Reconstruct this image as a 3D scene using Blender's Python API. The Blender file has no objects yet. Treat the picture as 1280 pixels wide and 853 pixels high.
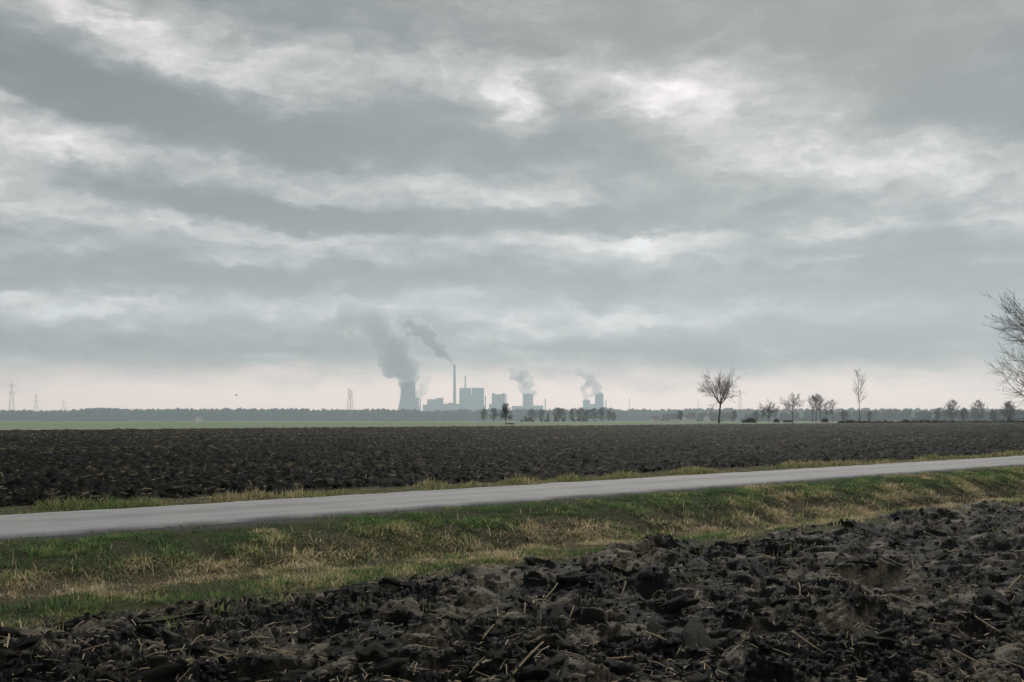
import bpy, math, random
import numpy as np
from mathutils import Vector, Matrix

# ------------------------------------------------------------------ camera, sky, sun, exposure
scene = bpy.context.scene
C = scene.collection
R = math.radians
F = 1244.0          # focal length in photograph pixels (35 mm lens, 1280 px wide)
EYE = 2.0           # eye height over the road
HOR = 520.0         # row of eye level in the photograph

cam_d = bpy.data.cameras.new('camera')
cam = bpy.data.objects.new('camera', cam_d)
C.objects.link(cam)
cam_d.sensor_width = 36.0
cam_d.lens = 36.0 * F / 1280.0
cam_d.shift_y = (HOR - 426.5) / 1280.0
cam_d.clip_start = 0.1
cam_d.clip_end = 30000
cam.location = (0, 0, EYE)
cam.rotation_euler = (R(90), 0, 0)
scene.camera = cam

SUN_AZ, SUN_EL = R(14), R(37)
world = bpy.data.worlds.new('World')
scene.world = world
world.use_nodes = True
wn, wl = world.node_tree.nodes, world.node_tree.links
wn.clear()


def wmath(op, a, b=None, c=None, clamp=False):
    n = wn.new('ShaderNodeMath'); n.operation = op; n.use_clamp = clamp
    for i, v in enumerate((a, b, c)):
        if v is None:
            continue
        if isinstance(v, (int, float)):
            n.inputs[i].default_value = v
        else:
            wl.new(v, n.inputs[i])
    return n.outputs[0]


def wcomb(x, y, z):
    n = wn.new('ShaderNodeCombineXYZ')
    for i, v in enumerate((x, y, z)):
        if isinstance(v, (int, float)):
            n.inputs[i].default_value = v
        else:
            wl.new(v, n.inputs[i])
    return n.outputs[0]


def wnoise(vec, scale, detail, rough=0.55, dist=0.0, off=(0, 0, 0)):
    m = wn.new('ShaderNodeVectorMath'); m.operation = 'ADD'
    wl.new(vec, m.inputs[0]); m.inputs[1].default_value = off
    n = wn.new('ShaderNodeTexNoise')
    n.inputs['Scale'].default_value = scale
    n.inputs['Detail'].default_value = detail
    n.inputs['Roughness'].default_value = rough
    n.inputs['Distortion'].default_value = dist
    wl.new(m.outputs[0], n.inputs['Vector'])
    return n.outputs['Fac']


def az_el(px, py):
    dx = (px - 640) / F
    dz = (HOR - py) / F
    return math.atan(dx), math.atan2(dz, math.hypot(1, dx))


def build_sky():
    tc = wn.new('ShaderNodeTexCoord')
    sep = wn.new('ShaderNodeSeparateXYZ')
    wl.new(tc.outputs['Generated'], sep.inputs[0])
    x, y, z = sep.outputs
    zc = wmath('MAXIMUM', z, 0.0)
    az = wmath('ARCTAN2', x, y)
    el = wmath('ARCSINE', z)
    # a cloud deck overhead, seen in perspective
    den = wmath('ADD', zc, 0.055)
    deck = wcomb(wmath('DIVIDE', x, den), wmath('DIVIDE', y, den), 0.0)
    # slow warping so that the banks of cloud have ragged edges
    lat = wcomb(az, wmath('MULTIPLY', el, 2.2), 0.0)
    w1 = wmath('SUBTRACT', wnoise(lat, 9.0, 6, 0.58, off=(3.1, 1.7, 0.4)), 0.5)
    w2 = wmath('SUBTRACT', wnoise(lat, 9.0, 6, 0.58, off=(8.3, 5.2, 2.6)), 0.5)
    f1 = wmath('SUBTRACT', wnoise(lat, 26.0, 8, 0.62, off=(1.1, 9.7, 0.4)), 0.5)
    f2 = wmath('SUBTRACT', wnoise(lat, 26.0, 8, 0.62, off=(5.3, 2.2, 7.6)), 0.5)
    azw = wmath('MULTIPLY_ADD', f1, 0.05, wmath('MULTIPLY_ADD', w1, 0.13, az))
    elw = wmath('MULTIPLY_ADD', f2, 0.030, wmath('MULTIPLY_ADD', w2, 0.050, el))
    p = wcomb(azw, elw, 0.0)
    # (px, py, rx, ry, tilt deg, weight): banks of cloud (dark, negative) and thin places (bright)
    banks = [
        # thin, bright places
        (125, 24, 110, 24, -24, .42), (255, 80, 120, 26, -14, .36), (60, 168, 120, 26, -6, .46), (20, 250, 140, 46, 0, .30),
        (590, 96, 130, 34, -6, .48), (645, 138, 40, 46, 60, .55), (800, 120, 130, 28, -8, .50), (870, 96, 120, 40, 10, .36),
        (960, 165, 190, 60, -10, .30), (1130, 212, 190, 34, -4, .30), (1240, 180, 130, 22, -8, .36), (540, 228, 190, 20, -3, .42),
        (380, 296, 230, 15, -3, .40), (170, 215, 190, 24, -6, .25), (755, 304, 170, 15, 0, .46), (970, 322, 150, 8, 0, .30),
        (60, 370, 150, 14, 0, .50), (290, 388, 230, 14, 0, .32), (760, 398, 210, 20, 0, .42), (560, 395, 120, 18, 0, .25),
        (1130, 285, 220, 10, 0, .22), (640, 250, 160, 14, 0, .20), (420, 85, 140, 30, -6, .20),
        # heavy banks
        (70, 85, 190, 62, -13, -.66), (250, 150, 240, 42, -10, -.60), (470, 185, 260, 44, -4, -.60), (530, 150, 130, 46, 0, -.35),
        (745, 172, 150, 64, -4, -.62), (700, 120, 60, 30, 0, -.25), (380, 18, 260, 46, -8, -.45), (760, 22, 420, 58, -3, -.56), (1130, 70, 330, 110, -12, -.60),
        (1260, 125, 170, 80, -10, -.40), (270, 252, 240, 30, -8, -.62), (460, 278, 230, 22, -4, -.62), (40, 285, 130, 26, 0, -.35),
        (860, 262, 300, 30, 0, -.42), (1120, 315, 300, 26, 0, -.42), (700, 278, 220, 16, 0, -.30), (240, 345, 330, 22, 0, -.58), (560, 345, 260, 22, 0, -.42),
        (900, 358, 380, 26, 0, -.55), (1200, 365, 240, 30, 0, -.40), (230, 425, 380, 26, 0, -.42), (620, 438, 330, 16, 0, -.28), (1090, 425, 330, 32, 0, -.48),
    ]
    acc = None
    for (bx, by, rx, ry, tilt, wgt) in banks:
        a, e = az_el(bx, by)
        mp = wn.new('ShaderNodeMapping'); mp.vector_type = 'TEXTURE'
        mp.inputs['Location'].default_value = (a, e, 0)
        mp.inputs['Rotation'].default_value = (0, 0, R(tilt))
        mp.inputs['Scale'].default_value = (1.25 * rx / F, 1.25 * ry / F, 1)
        wl.new(p, mp.inputs['Vector'])
        g = wn.new('ShaderNodeTexGradient'); g.gradient_type = 'SPHERICAL'
        wl.new(mp.outputs[0], g.inputs['Vector'])
        sm = wn.new('ShaderNodeMapRange'); sm.interpolation_type = 'SMOOTHSTEP'
        wl.new(g.outputs['Fac'], sm.inputs['Value'])
        sm.inputs['From Max'].default_value = 0.85
        acc = wmath('MULTIPLY_ADD', sm.outputs[0], wgt, acc if acc is not None else 0.0)
    n_deck = wmath('SUBTRACT', wnoise(deck, 1.1, 10, 0.62, 0.35, off=(11.2, 4.4, 0)), 0.5)
    n_big = wmath('SUBTRACT', wnoise(deck, 0.30, 4, 0.5, off=(1.2, 7.7, 3)), 0.5)
    n_lat = wmath('SUBTRACT', wnoise(wcomb(az, wmath('MULTIPLY', el, 3.2), 0.0), 11.0, 10, 0.60, 0.3, off=(2.9, 0.3, 5)), 0.5)
    v = wmath('MULTIPLY_ADD', n_deck, 0.95, acc)
    v = wmath('MULTIPLY_ADD', n_big, 0.20, v)
    v = wmath('MULTIPLY_ADD', n_lat, 1.05, v)
    n_puff = wmath('SUBTRACT', wnoise(wcomb(azw, wmath('MULTIPLY', elw, 2.6), 0.0), 24.0, 9, 0.62, 0.25, off=(6.1, 3.3, 1)), 0.5)
    v = wmath('MULTIPLY_ADD', n_puff, 1.25, v)
    n_band = wmath('SUBTRACT', wnoise(wcomb(az, wmath('MULTIPLY', elw, 9.0), 0.0), 5.0, 8, 0.60, 0.2, off=(4.4, 1.9, 8)), 0.5)
    bil = wmath('ABSOLUTE', wmath('SUBTRACT', wnoise(wcomb(wmath('MULTIPLY_ADD', f1, 0.03, az), wmath('MULTIPLY', wmath('MULTIPLY_ADD', f2, 0.02, el), 2.3), 0.0), 6.5, 4, 0.5, 0.0, off=(9.4, 2.2, 3)), 0.5))
    v = wmath('MULTIPLY_ADD', wmath('SUBTRACT', 0.11, bil), 1.5, v)
    low = wmath('SUBTRACT', 1.0, wmath('DIVIDE', zc, 0.26), None, True)
    v = wmath('MULTIPLY_ADD', wmath('MULTIPLY', n_band, low), 1.1, v)
    gain = wmath('MULTIPLY_ADD', wmath('SUBTRACT', 1.0, wmath('DIVIDE', zc, 0.30), None, True), 0.19, 0.42)
    v = wmath('MULTIPLY_ADD', v, gain, 0.378)
    ramp = wn.new('ShaderNodeValToRGB')
    cr = ramp.color_ramp
    cr.interpolation = 'B_SPLINE'
    cr.elements[0].position = 0.0; cr.elements[0].color = (0.065, 0.071, 0.070, 1)
    cr.elements[1].position = 1.0; cr.elements[1].color = (1.55, 1.43, 1.43, 1)
    for pos, col in ((0.18, (0.128, 0.138, 0.136)), (0.34, (0.245, 0.249, 0.241)), (0.50, (0.455, 0.437, 0.425)), (0.66, (0.78, 0.715, 0.705)), (0.82, (1.10, 1.00, 1.00))):
        e_ = cr.elements.new(pos); e_.color = (*col, 1)
    wl.new(v, ramp.inputs[0])
    # the clear, pale rim of the sky under the cloud deck
    edge = wmath('MULTIPLY_ADD', w2, 0.016, el)
    edge = wmath('MULTIPLY_ADD', n_lat, 0.05, edge)
    mr = wn.new('ShaderNodeMapRange'); mr.interpolation_type = 'SMOOTHSTEP'
    wl.new(edge, mr.inputs['Value'])
    mr.inputs['From Min'].default_value = 0.018; mr.inputs['From Max'].default_value = 0.062
    mr.inputs['To Min'].default_value = 1.0; mr.inputs['To Max'].default_value = 0.0
    mix = wn.new('ShaderNodeMix'); mix.data_type = 'RGBA'
    wl.new(mr.outputs[0], mix.inputs['Factor'])
    wl.new(ramp.outputs[0], mix.inputs['A'])
    mix.inputs['B'].default_value = (1.58, 1.18, 1.02, 1)
    sky = wn.new('ShaderNodeTexSky'); sky.sky_type = 'NISHITA'; sky.sun_disc = False
    sky.sun_elevation = SUN_EL; sky.sun_rotation = SUN_AZ; sky.dust_density = 3.0
    bg_sky = wn.new('ShaderNodeBackground'); bg_sky.inputs['Strength'].default_value = 0.08
    wl.new(sky.outputs[0], bg_sky.inputs['Color'])
    bg_cl = wn.new('ShaderNodeBackground'); bg_cl.inputs['Strength'].default_value = 1.0
    wl.new(mix.outputs['Result'], bg_cl.inputs['Color'])
    ms = wn.new('ShaderNodeMixShader'); ms.inputs[0].default_value = 0.93
    wl.new(bg_sky.outputs[0], ms.inputs[1]); wl.new(bg_cl.outputs[0], ms.inputs[2])
    out = wn.new('ShaderNodeOutputWorld')
    wl.new(ms.outputs[0], out.inputs['Surface'])


build_sky()
world.cycles.sampling_method = 'MANUAL'
world.cycles.sample_map_resolution = 512

sun_d = bpy.data.lights.new('sun', 'SUN')
sun_d.energy = 2.2
sun_d.angle = R(10)
sun_d.color = (1.0, 0.95, 0.88)
sun = bpy.data.objects.new('sun', sun_d)
C.objects.link(sun)
to_sun = Vector((math.sin(SUN_AZ) * math.cos(SUN_EL), math.cos(SUN_AZ) * math.cos(SUN_EL), math.sin(SUN_EL)))
sun.rotation_euler = (-to_sun).to_track_quat('-Z', 'Y').to_euler()

scene.view_settings.view_transform = 'Standard'
scene.view_settings.look = 'None'
scene.view_settings.gamma = 1.0
scene.view_settings.use_curve_mapping = False
scene.view_settings.exposure = 0.14
scene.render.engine = 'CYCLES'
cy = scene.cycles
cy.max_bounces = 6; cy.diffuse_bounces = 3; cy.glossy_bounces = 2
cy.transmission_bounces = 2; cy.transparent_max_bounces = 8; cy.volume_bounces = 1
cy.use_denoising = True
cy.use_adaptive_sampling = False
cy.denoiser = 'OPENIMAGEDENOISE'
cy.volume_step_rate = 1.0
cy.volume_max_steps = 256

# ------------------------------------------------------------------ numpy noise
def _h(ix, iy, seed):
    n = (ix.astype(np.int64) * 374761393 + iy.astype(np.int64) * 668265263 + seed * 1442695041) & 0xFFFFFFFF
    n = ((n ^ (n >> 13)) * 1274126177) & 0xFFFFFFFF
    n = ((n ^ (n >> 16)) * 2246822519) & 0xFFFFFFFF
    return ((n ^ (n >> 15)) & 0xFFFFFF) / float(0xFFFFFF)


def vnoise(x, y, seed=0):
    ix = np.floor(x); iy = np.floor(y)
    fx = x - ix; fy = y - iy
    fx = fx * fx * fx * (fx * (fx * 6 - 15) + 10); fy = fy * fy * fy * (fy * (fy * 6 - 15) + 10)
    a = _h(ix, iy, seed); b = _h(ix + 1, iy, seed); c = _h(ix, iy + 1, seed); d = _h(ix + 1, iy + 1, seed)
    return (a + (b - a) * fx) * (1 - fy) + (c + (d - c) * fx) * fy - 0.5


def fbm(x, y, oct=4, seed=0, gain=0.5):
    s = 0.0; a = 1.0
    for o in range(oct):
        s = s + a * vnoise(x, y, seed + o * 17)
        x = x * 2.03 + 11.7; y = y * 2.03 + 5.3; a *= gain
    return s


def slabs(x, y, cx, cy_, seed, tilt, hvar, k):
    """Upper envelope of randomly tilted, domed slabs: broken, turned-over earth."""
    u = x / cx; v = y / cy_
    iu = np.floor(u); iv = np.floor(v)
    best = np.full(x.shape, -1e9); dry = np.zeros(x.shape)
    for dj in (-1, 0, 1):
        for di in (-1, 0, 1):
            gx = iu + di; gy = iv + dj
            px = (gx + _h(gx, gy, seed)) * cx; py = (gy + _h(gx, gy, seed + 1)) * cy_
            ddx = x - px; ddy = y - py
            hh = (_h(gx, gy, seed + 2) - 0.5) * 2 * hvar
            tx = (_h(gx, gy, seed + 3) - 0.5) * 2 * tilt; ty = (_h(gx, gy, seed + 4) - 0.5) * 2 * tilt
            r2 = (ddx / cx) ** 2 + (ddy / cy_) ** 2
            val = hh + tx * ddx + ty * ddy - k * r2 * r2
            m = val > best
            best = np.where(m, val, best)
            dry = np.where(m, _h(gx, gy, seed + 5), dry)
    return best, dry


def plates(x, y, cx, cy_, seed, tilt, hvar):
    """Nearest-cell slabs with sheer broken edges."""
    u = x / cx; v = y / cy_
    iu = np.floor(u); iv = np.floor(v)
    best = np.full(x.shape, 1e9); h = np.zeros(x.shape); dry = np.zeros(x.shape)
    for dj in (-1, 0, 1):
        for di in (-1, 0, 1):
            gx = iu + di; gy = iv + dj
            du = u - gx - _h(gx, gy, seed); dv = v - gy - _h(gx, gy, seed + 1)
            r2 = du * du + dv * dv
            m = r2 < best
            best = np.where(m, r2, best)
            hv = (_h(gx, gy, seed + 2) - .5) * 2 * hvar + (_h(gx, gy, seed + 3) - .5) * 2 * tilt * du * cx + (_h(gx, gy, seed + 4) - .5) * 2 * tilt * dv * cy_
            h = np.where(m, hv, h); dry = np.where(m, _h(gx, gy, seed + 5), dry)
    return h, dry


# ------------------------------------------------------------------ mesh and tagging helpers
def tag(o, label=None, cat=None, group=None, kind=None):
    if label: o['label'] = label
    if cat: o['category'] = cat
    if group: o['group'] = group
    if kind: o['kind'] = kind
    return o


def link(name, mesh, mat=None, parent=None):
    o = bpy.data.objects.new(name, mesh)
    C.objects.link(o)
    if mat is not None and mesh is not None and not mesh.materials:
        mesh.materials.append(mat)
    if parent is not None:
        o.parent = parent
    return o


def empty(name, loc=(0, 0, 0), rz=0.0):
    o = bpy.data.objects.new(name, None)
    o.empty_display_size = 0.2
    o.location = loc; o.rotation_euler = (0, 0, rz)
    C.objects.link(o)
    return o


def np_mesh(name, verts, faces_flat, counts, smooth=True, attrs=None):
    me = bpy.data.meshes.new(name)
    verts = np.asarray(verts, dtype=np.float32)
    faces_flat = np.asarray(faces_flat, dtype=np.int32); counts = np.asarray(counts, dtype=np.int32)
    me.vertices.add(len(verts)); me.vertices.foreach_set('co', verts.ravel())
    me.loops.add(len(faces_flat)); me.loops.foreach_set('vertex_index', faces_flat)
    me.polygons.add(len(counts))
    starts = np.concatenate(([0], np.cumsum(counts)[:-1])).astype(np.int32)
    me.polygons.foreach_set('loop_start', starts)
    me.polygons.foreach_set('loop_total', counts)
    me.polygons.foreach_set('use_smooth', np.full(len(counts), smooth, dtype=bool))
    me.update(calc_edges=True)
    for k, a in (attrs or {}).items():
        at = me.attributes.new(k, 'FLOAT', 'POINT')
        at.data.foreach_set('value', np.asarray(a, dtype=np.float32))
    return me


def grid_mesh(name, X, Y, Z, keep=None, attrs=None, smooth=True):
    nr, nc = X.shape
    idx = np.arange(nr * nc).reshape(nr, nc)
    q = np.stack([idx[:-1, :-1], idx[:-1, 1:], idx[1:, 1:], idx[1:, :-1]], -1).reshape(-1, 4)
    V = np.stack([X.ravel(), Y.ravel(), Z.ravel()], -1)
    if keep is not None:
        kf = keep.ravel()
        q = q[kf[q].all(1)]
        used = np.zeros(len(V), bool); used[q.ravel()] = True
        remap = np.cumsum(used) - 1
        V = V[used]; q = remap[q]
        if attrs: attrs = {k: a.ravel()[used] for k, a in attrs.items()}
    elif attrs:
        attrs = {k: a.ravel() for k, a in attrs.items()}
    return np_mesh(name, V, q.ravel(), np.full(len(q), 4), smooth, attrs)


class MB:
    def __init__(self):
        self.v = []; self.f = []

    def add(self, vs, fs):
        b = len(self.v)
        self.v += [tuple(p) for p in vs]
        self.f += [tuple(i + b for i in f) for f in fs]

    def box(self, x0, x1, y0, y1, z0, z1):
        self.add([(x0, y0, z0), (x1, y0, z0), (x1, y1, z0), (x0, y1, z0), (x0, y0, z1), (x1, y0, z1), (x1, y1, z1), (x0, y1, z1)],
                 [(0, 3, 2, 1), (4, 5, 6, 7), (0, 1, 5, 4), (1, 2, 6, 5), (2, 3, 7, 6), (3, 0, 4, 7)])

    def prism_roof(self, x0, x1, y0, y1, z0, z1):
        ym = (y0 + y1) / 2
        self.add([(x0, y0, z0), (x1, y0, z0), (x1, y1, z0), (x0, y1, z0), (x0, ym, z1), (x1, ym, z1)],
                 [(0, 3, 2, 1), (0, 1, 5, 4), (2, 3, 4, 5), (1, 2, 5), (3, 0, 4)])

    def tube(self, pts, rad, n=5, caps=True):
        pts = [Vector(p) for p in pts]
        b = len(self.v); m = len(pts)
        ref = None
        for i, p in enumerate(pts):
            d = (pts[min(i + 1, m - 1)] - pts[max(i - 1, 0)]).normalized()
            if ref is None:
                ref = Vector((0, 0, 1)) if abs(d.z) < 0.9 else Vector((1, 0, 0))
            u = d.cross(ref)
            if u.length < 1e-5: u = d.cross(Vector((0.3, 1, 0.2)))
            u.normalize(); w = d.cross(u)
            for k in range(n):
                a = 2 * math.pi * k / n
                self.v.append(tuple(p + (u * math.cos(a) + w * math.sin(a)) * rad[i]))
        for i in range(m - 1):
            for k in range(n):
                k2 = (k + 1) % n
                self.f.append((b + i * n + k, b + i * n + k2, b + (i + 1) * n + k2, b + (i + 1) * n + k))
        if caps:
            self.f.append(tuple(b + k for k in reversed(range(n))))
            self.f.append(tuple(b + (m - 1) * n + k for k in range(n)))

    def lathe(self, prof, n=40, cx=0.0, cy=0.0):
        b = len(self.v); m = len(prof)
        for (r, z) in prof:
            for k in range(n):
                a = 2 * math.pi * k / n
                self.v.append((cx + r * math.cos(a), cy + r * math.sin(a), z))
        for i in range(m - 1):
            for k in range(n):
                k2 = (k + 1) % n
                self.f.append((b + i * n + k, b + i * n + k2, b + (i + 1) * n + k2, b + (i + 1) * n + k))

    def mesh(self, name, smooth=False):
        me = bpy.data.meshes.new(name)
        me.from_pydata(self.v, [], self.f)
        if smooth:
            me.polygons.foreach_set('use_smooth', np.full(len(me.polygons), True, dtype=bool))
        me.update()
        return me

    def build(self, name, mat, parent=None, smooth=False):
        return link(name, self.mesh(name, smooth), mat, parent)


# ------------------------------------------------------------------ materials
def material(name, build):
    m = bpy.data.materials.new(name); m.use_nodes = True
    nt = m.node_tree; nt.nodes.clear()
    build(nt, nt.nodes, nt.links)
    return m


def _principled(nt, rough=0.9, spec=0.3):
    n = nt.nodes
    b = n.new('ShaderNodeBsdfPrincipled'); o = n.new('ShaderNodeOutputMaterial')
    b.inputs['Roughness'].default_value = rough
    b.inputs['Specular IOR Level'].default_value = spec
    nt.links.new(b.outputs[0], o.inputs['Surface'])
    return b, o


def _noise(nt, scale, detail=4, rough=0.55, vec=None, coord='Object'):
    n = nt.nodes.new('ShaderNodeTexNoise')
    n.inputs['Scale'].default_value = scale; n.inputs['Detail'].default_value = detail
    n.inputs['Roughness'].default_value = rough
    if vec is None:
        tc = nt.nodes.new('ShaderNodeTexCoord'); vec = tc.outputs[coord]
    nt.links.new(vec, n.inputs['Vector'])
    return n.outputs['Fac']


def _ramp(nt, fac, stops, interp='LINEAR'):
    r = nt.nodes.new('ShaderNodeValToRGB'); r.color_ramp.interpolation = interp
    e = r.color_ramp.elements
    while len(e) > 1: e.remove(e[-1])
    e[0].position = stops[0][0]; e[0].color = (*stops[0][1], 1)
    for p, c in stops[1:]:
        k = e.new(p); k.color = (*c, 1)
    nt.links.new(fac, r.inputs[0])
    return r.outputs[0]


def _mathn(nt, op, a, b, clamp=False):
    n = nt.nodes.new('ShaderNodeMath'); n.operation = op; n.use_clamp = clamp
    for i, v in enumerate((a, b)):
        if isinstance(v, (int, float)): n.inputs[i].default_value = v
        else: nt.links.new(v, n.inputs[i])
    return n.outputs[0]


def _attr(nt, name):
    a = nt.nodes.new('ShaderNodeAttribute'); a.attribute_name = name
    return a.outputs['Fac']


def _bump(nt, bsdf, h, dist, strength=1.0):
    b = nt.nodes.new('ShaderNodeBump'); b.inputs['Distance'].default_value = dist
    b.inputs['Strength'].default_value = strength
    nt.links.new(h, b.inputs['Height']); nt.links.new(b.outputs[0], bsdf.inputs['Normal'])


def _mixc(nt, fac, a, b, mode='MIX'):
    m = nt.nodes.new('ShaderNodeMix'); m.data_type = 'RGBA'; m.blend_type = mode
    for s, v in (('Factor', fac), ('A', a), ('B', b)):
        if isinstance(v, (int, float)): m.inputs[s].default_value = v
        elif isinstance(v, tuple): m.inputs[s].default_value = (*v, 1)
        else: nt.links.new(v, m.inputs[s])
    return m.outputs['Result']


def soil_mat(name, dark, mid, dry, fine=22.0, bump=0.02, spec=0.09):
    def b(nt, n, l):
        p, o = _principled(nt, 0.8, 0.05)
        d = _attr(nt, 'dry')
        n1 = _noise(nt, 2.3, 5, 0.6); n2 = _noise(nt, fine, 5, 0.65)
        f = _mathn(nt, 'MULTIPLY', d, 0.75)
        f = _mathn(nt, 'ADD', f, _mathn(nt, 'MULTIPLY', _mathn(nt, 'SUBTRACT', n1, 0.5), 0.9))
        f = _mathn(nt, 'ADD', f, _mathn(nt, 'MULTIPLY', _mathn(nt, 'SUBTRACT', n2, 0.5), 0.9), True)
        col = _ramp(nt, f, [(0.18, dark), (0.5, mid), (0.86, dry)])
        l.new(col, p.inputs['Base Color'])
        p.inputs['Specular IOR Level'].default_value = spec
        rr = _ramp(nt, n2, [(0.3, (0.58,) * 3), (0.7, (0.9,) * 3)])
        l.new(rr, p.inputs['Roughness'])
        _bump(nt, p, n2, bump)
    return material(name, b)


M = {}
M['soil'] = soil_mat('wet_clay_soil', (0.0036, 0.0052, 0.0047), (0.0160, 0.0156, 0.0115), (0.155, 0.137, 0.102))
M['soil_far'] = soil_mat('far_clay_soil', (0.0046, 0.0056, 0.0044), (0.0205, 0.0186, 0.0110), (0.150, 0.126, 0.070), 5.0, 0.05, 0.02)


def _clod(nt, n, l):
    p, o = _principled(nt, 0.72, 0.08)
    oi = n.new('ShaderNodeObjectInfo')
    n1 = _noise(nt, 3.0, 5, 0.6); n2 = _noise(nt, 16.0, 5, 0.65)
    f = _mathn(nt, 'MULTIPLY', oi.outputs['Random'], 0.55)
    f = _mathn(nt, 'ADD', f, _mathn(nt, 'MULTIPLY', _mathn(nt, 'SUBTRACT', n1, 0.4), 0.9))
    f = _mathn(nt, 'ADD', f, _mathn(nt, 'MULTIPLY', _mathn(nt, 'SUBTRACT', n2, 0.5), 0.8), True)
    l.new(_ramp(nt, f, [(0.15, (0.0042, 0.0058, 0.0053)), (0.5, (0.0175, 0.0170, 0.0128)), (0.95, (0.095, 0.082, 0.064))]), p.inputs['Base Color'])
    _bump(nt, p, n2, 0.05)


M['clod'] = material('clay_clod', _clod)


def _road(nt, n, l):
    p, o = _principled(nt, 0.82, 0.35)
    tc = n.new('ShaderNodeTexCoord'); sx = n.new('ShaderNodeSeparateXYZ'); l.new(tc.outputs['Object'], sx.inputs[0])
    mp = n.new('ShaderNodeMapping'); mp.inputs['Scale'].default_value = (0.09, 1.5, 1); l.new(tc.outputs['Object'], mp.inputs[0])
    mp2 = n.new('ShaderNodeMapping'); mp2.inputs['Scale'].default_value = (0.35, 2.2, 1); l.new(tc.outputs['Object'], mp2.inputs[0])
    streak = _noise(nt, 1.0, 5, 0.6, mp.outputs[0])
    grit = _noise(nt, 55, 3, 0.7, tc.outputs['Object'])
    blot = _noise(nt, 0.7, 5, 0.6, tc.outputs['Object'])
    base = _ramp(nt, streak, [(0.25, (0.17, 0.173, 0.178)), (0.5, (0.255, 0.258, 0.263)), (0.78, (0.34, 0.34, 0.34))])
    c = _mixc(nt, 0.45, base, _ramp(nt, blot, [(0.3, (0.20, 0.20, 0.205)), (0.45, (0.30, 0.302, 0.306)), (0.7, (0.40, 0.40, 0.395))]))
    c = _mixc(nt, 0.75, c, _ramp(nt, grit, [(0.3, (0.45,) * 3), (0.5, (0.98,) * 3), (0.7, (1.4,) * 3)]), 'MULTIPLY')
    # polished wheel tracks and the dirty strip between them
    v = _mathn(nt, 'FRACT', _mathn(nt, 'MULTIPLY', sx.outputs[1], 0.5), 0)
    tr = _ramp(nt, _mathn(nt, 'ADD', sx.outputs[1], _mathn(nt, 'MULTIPLY', _mathn(nt, 'SUBTRACT', blot, 0.5), 0.5)),
               [(0.0, (0.72,) * 3), (0.35, (0.95,) * 3), (0.9, (1.06,) * 3), (1.0, (1.0,) * 3)])
    c = _mixc(nt, 0.6, c, tr, 'MULTIPLY')
    mid = _mathn(nt, 'ABSOLUTE', _mathn(nt, 'SUBTRACT', sx.outputs[1], 2.05), 0)
    tr2 = _ramp(nt, _mathn(nt, 'ADD', mid, _mathn(nt, 'MULTIPLY', _mathn(nt, 'SUBTRACT', streak, 0.5), 0.6)), [(0.05, (0.80,) * 3), (0.45, (1.0,) * 3), (0.75, (1.06,) * 3), (1.0, (0.98,) * 3)])
    c = _mixc(nt, 0.8, c, tr2, 'MULTIPLY')
    mud = _noise(nt, 0.35, 7, 0.7, mp2.outputs[0])
    c = _mixc(nt, _ramp(nt, mud, [(0.56, (0,) * 3), (0.74, (0.75,) * 3)]), c, (0.12, 0.105, 0.09))
    l.new(c, p.inputs['Base Color'])
    _bump(nt, p, grit, 0.006)


M['road'] = material('worn_asphalt', _road)


def _verge(nt, n, l):
    p, o = _principled(nt, 0.95, 0.1)
    n1 = _noise(nt, 1.3, 5, 0.65); n2 = _noise(nt, 20, 5, 0.7)
    d = _attr(nt, 'dry')
    f = _mathn(nt, 'ADD', d, _mathn(nt, 'MULTIPLY', _mathn(nt, 'SUBTRACT', n1, 0.5), 0.7), True)
    c = _ramp(nt, f, [(0.0, (0.042, 0.060, 0.022)), (0.5, (0.062, 0.064, 0.030)), (1.0, (0.105, 0.085, 0.052))])
    c = _mixc(nt, 0.8, c, _ramp(nt, n2, [(0.3, (0.4,) * 3), (0.7, (1.3,) * 3)]), 'MULTIPLY')
    g = _attr(nt, 'gravel')
    gc = _ramp(nt, n2, [(0.3, (0.03, 0.03, 0.032)), (0.6, (0.09, 0.09, 0.09)), (0.75, (0.17, 0.165, 0.16))])
    c = _mixc(nt, g, c, gc)
    l.new(c, p.inputs['Base Color'])
    _bump(nt, p, n2, 0.03)


M['verge'] = material('verge_turf', _verge)


def _grass(nt, n, l):
    b = n.new('ShaderNodeBsdfPrincipled'); b.inputs['Roughness'].default_value = 0.7
    b.inputs['Specular IOR Level'].default_value = 0.2
    d = _attr(nt, 'dry'); t = _attr(nt, 'tone')
    c = _ramp(nt, d, [(0.0, (0.115, 0.200, 0.075)), (0.35, (0.20, 0.25, 0.095)), (0.6, (0.35, 0.325, 0.160)), (1.0, (0.52, 0.425, 0.29))])
    c = _mixc(nt, 1.0, c, _ramp(nt, t, [(0.0, (0.35,) * 3), (1.0, (1.4,) * 3)]), 'MULTIPLY')
    l.new(c, b.inputs['Base Color'])
    tr = n.new('ShaderNodeBsdfTranslucent'); l.new(c, tr.inputs['Color'])
    ms = n.new('ShaderNodeMixShader'); ms.inputs[0].default_value = 0.45
    l.new(b.outputs[0], ms.inputs[1]); l.new(tr.outputs[0], ms.inputs[2])
    o = n.new('ShaderNodeOutputMaterial'); l.new(ms.outputs[0], o.inputs['Surface'])


M['grass'] = material('grass_blades', _grass)


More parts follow.
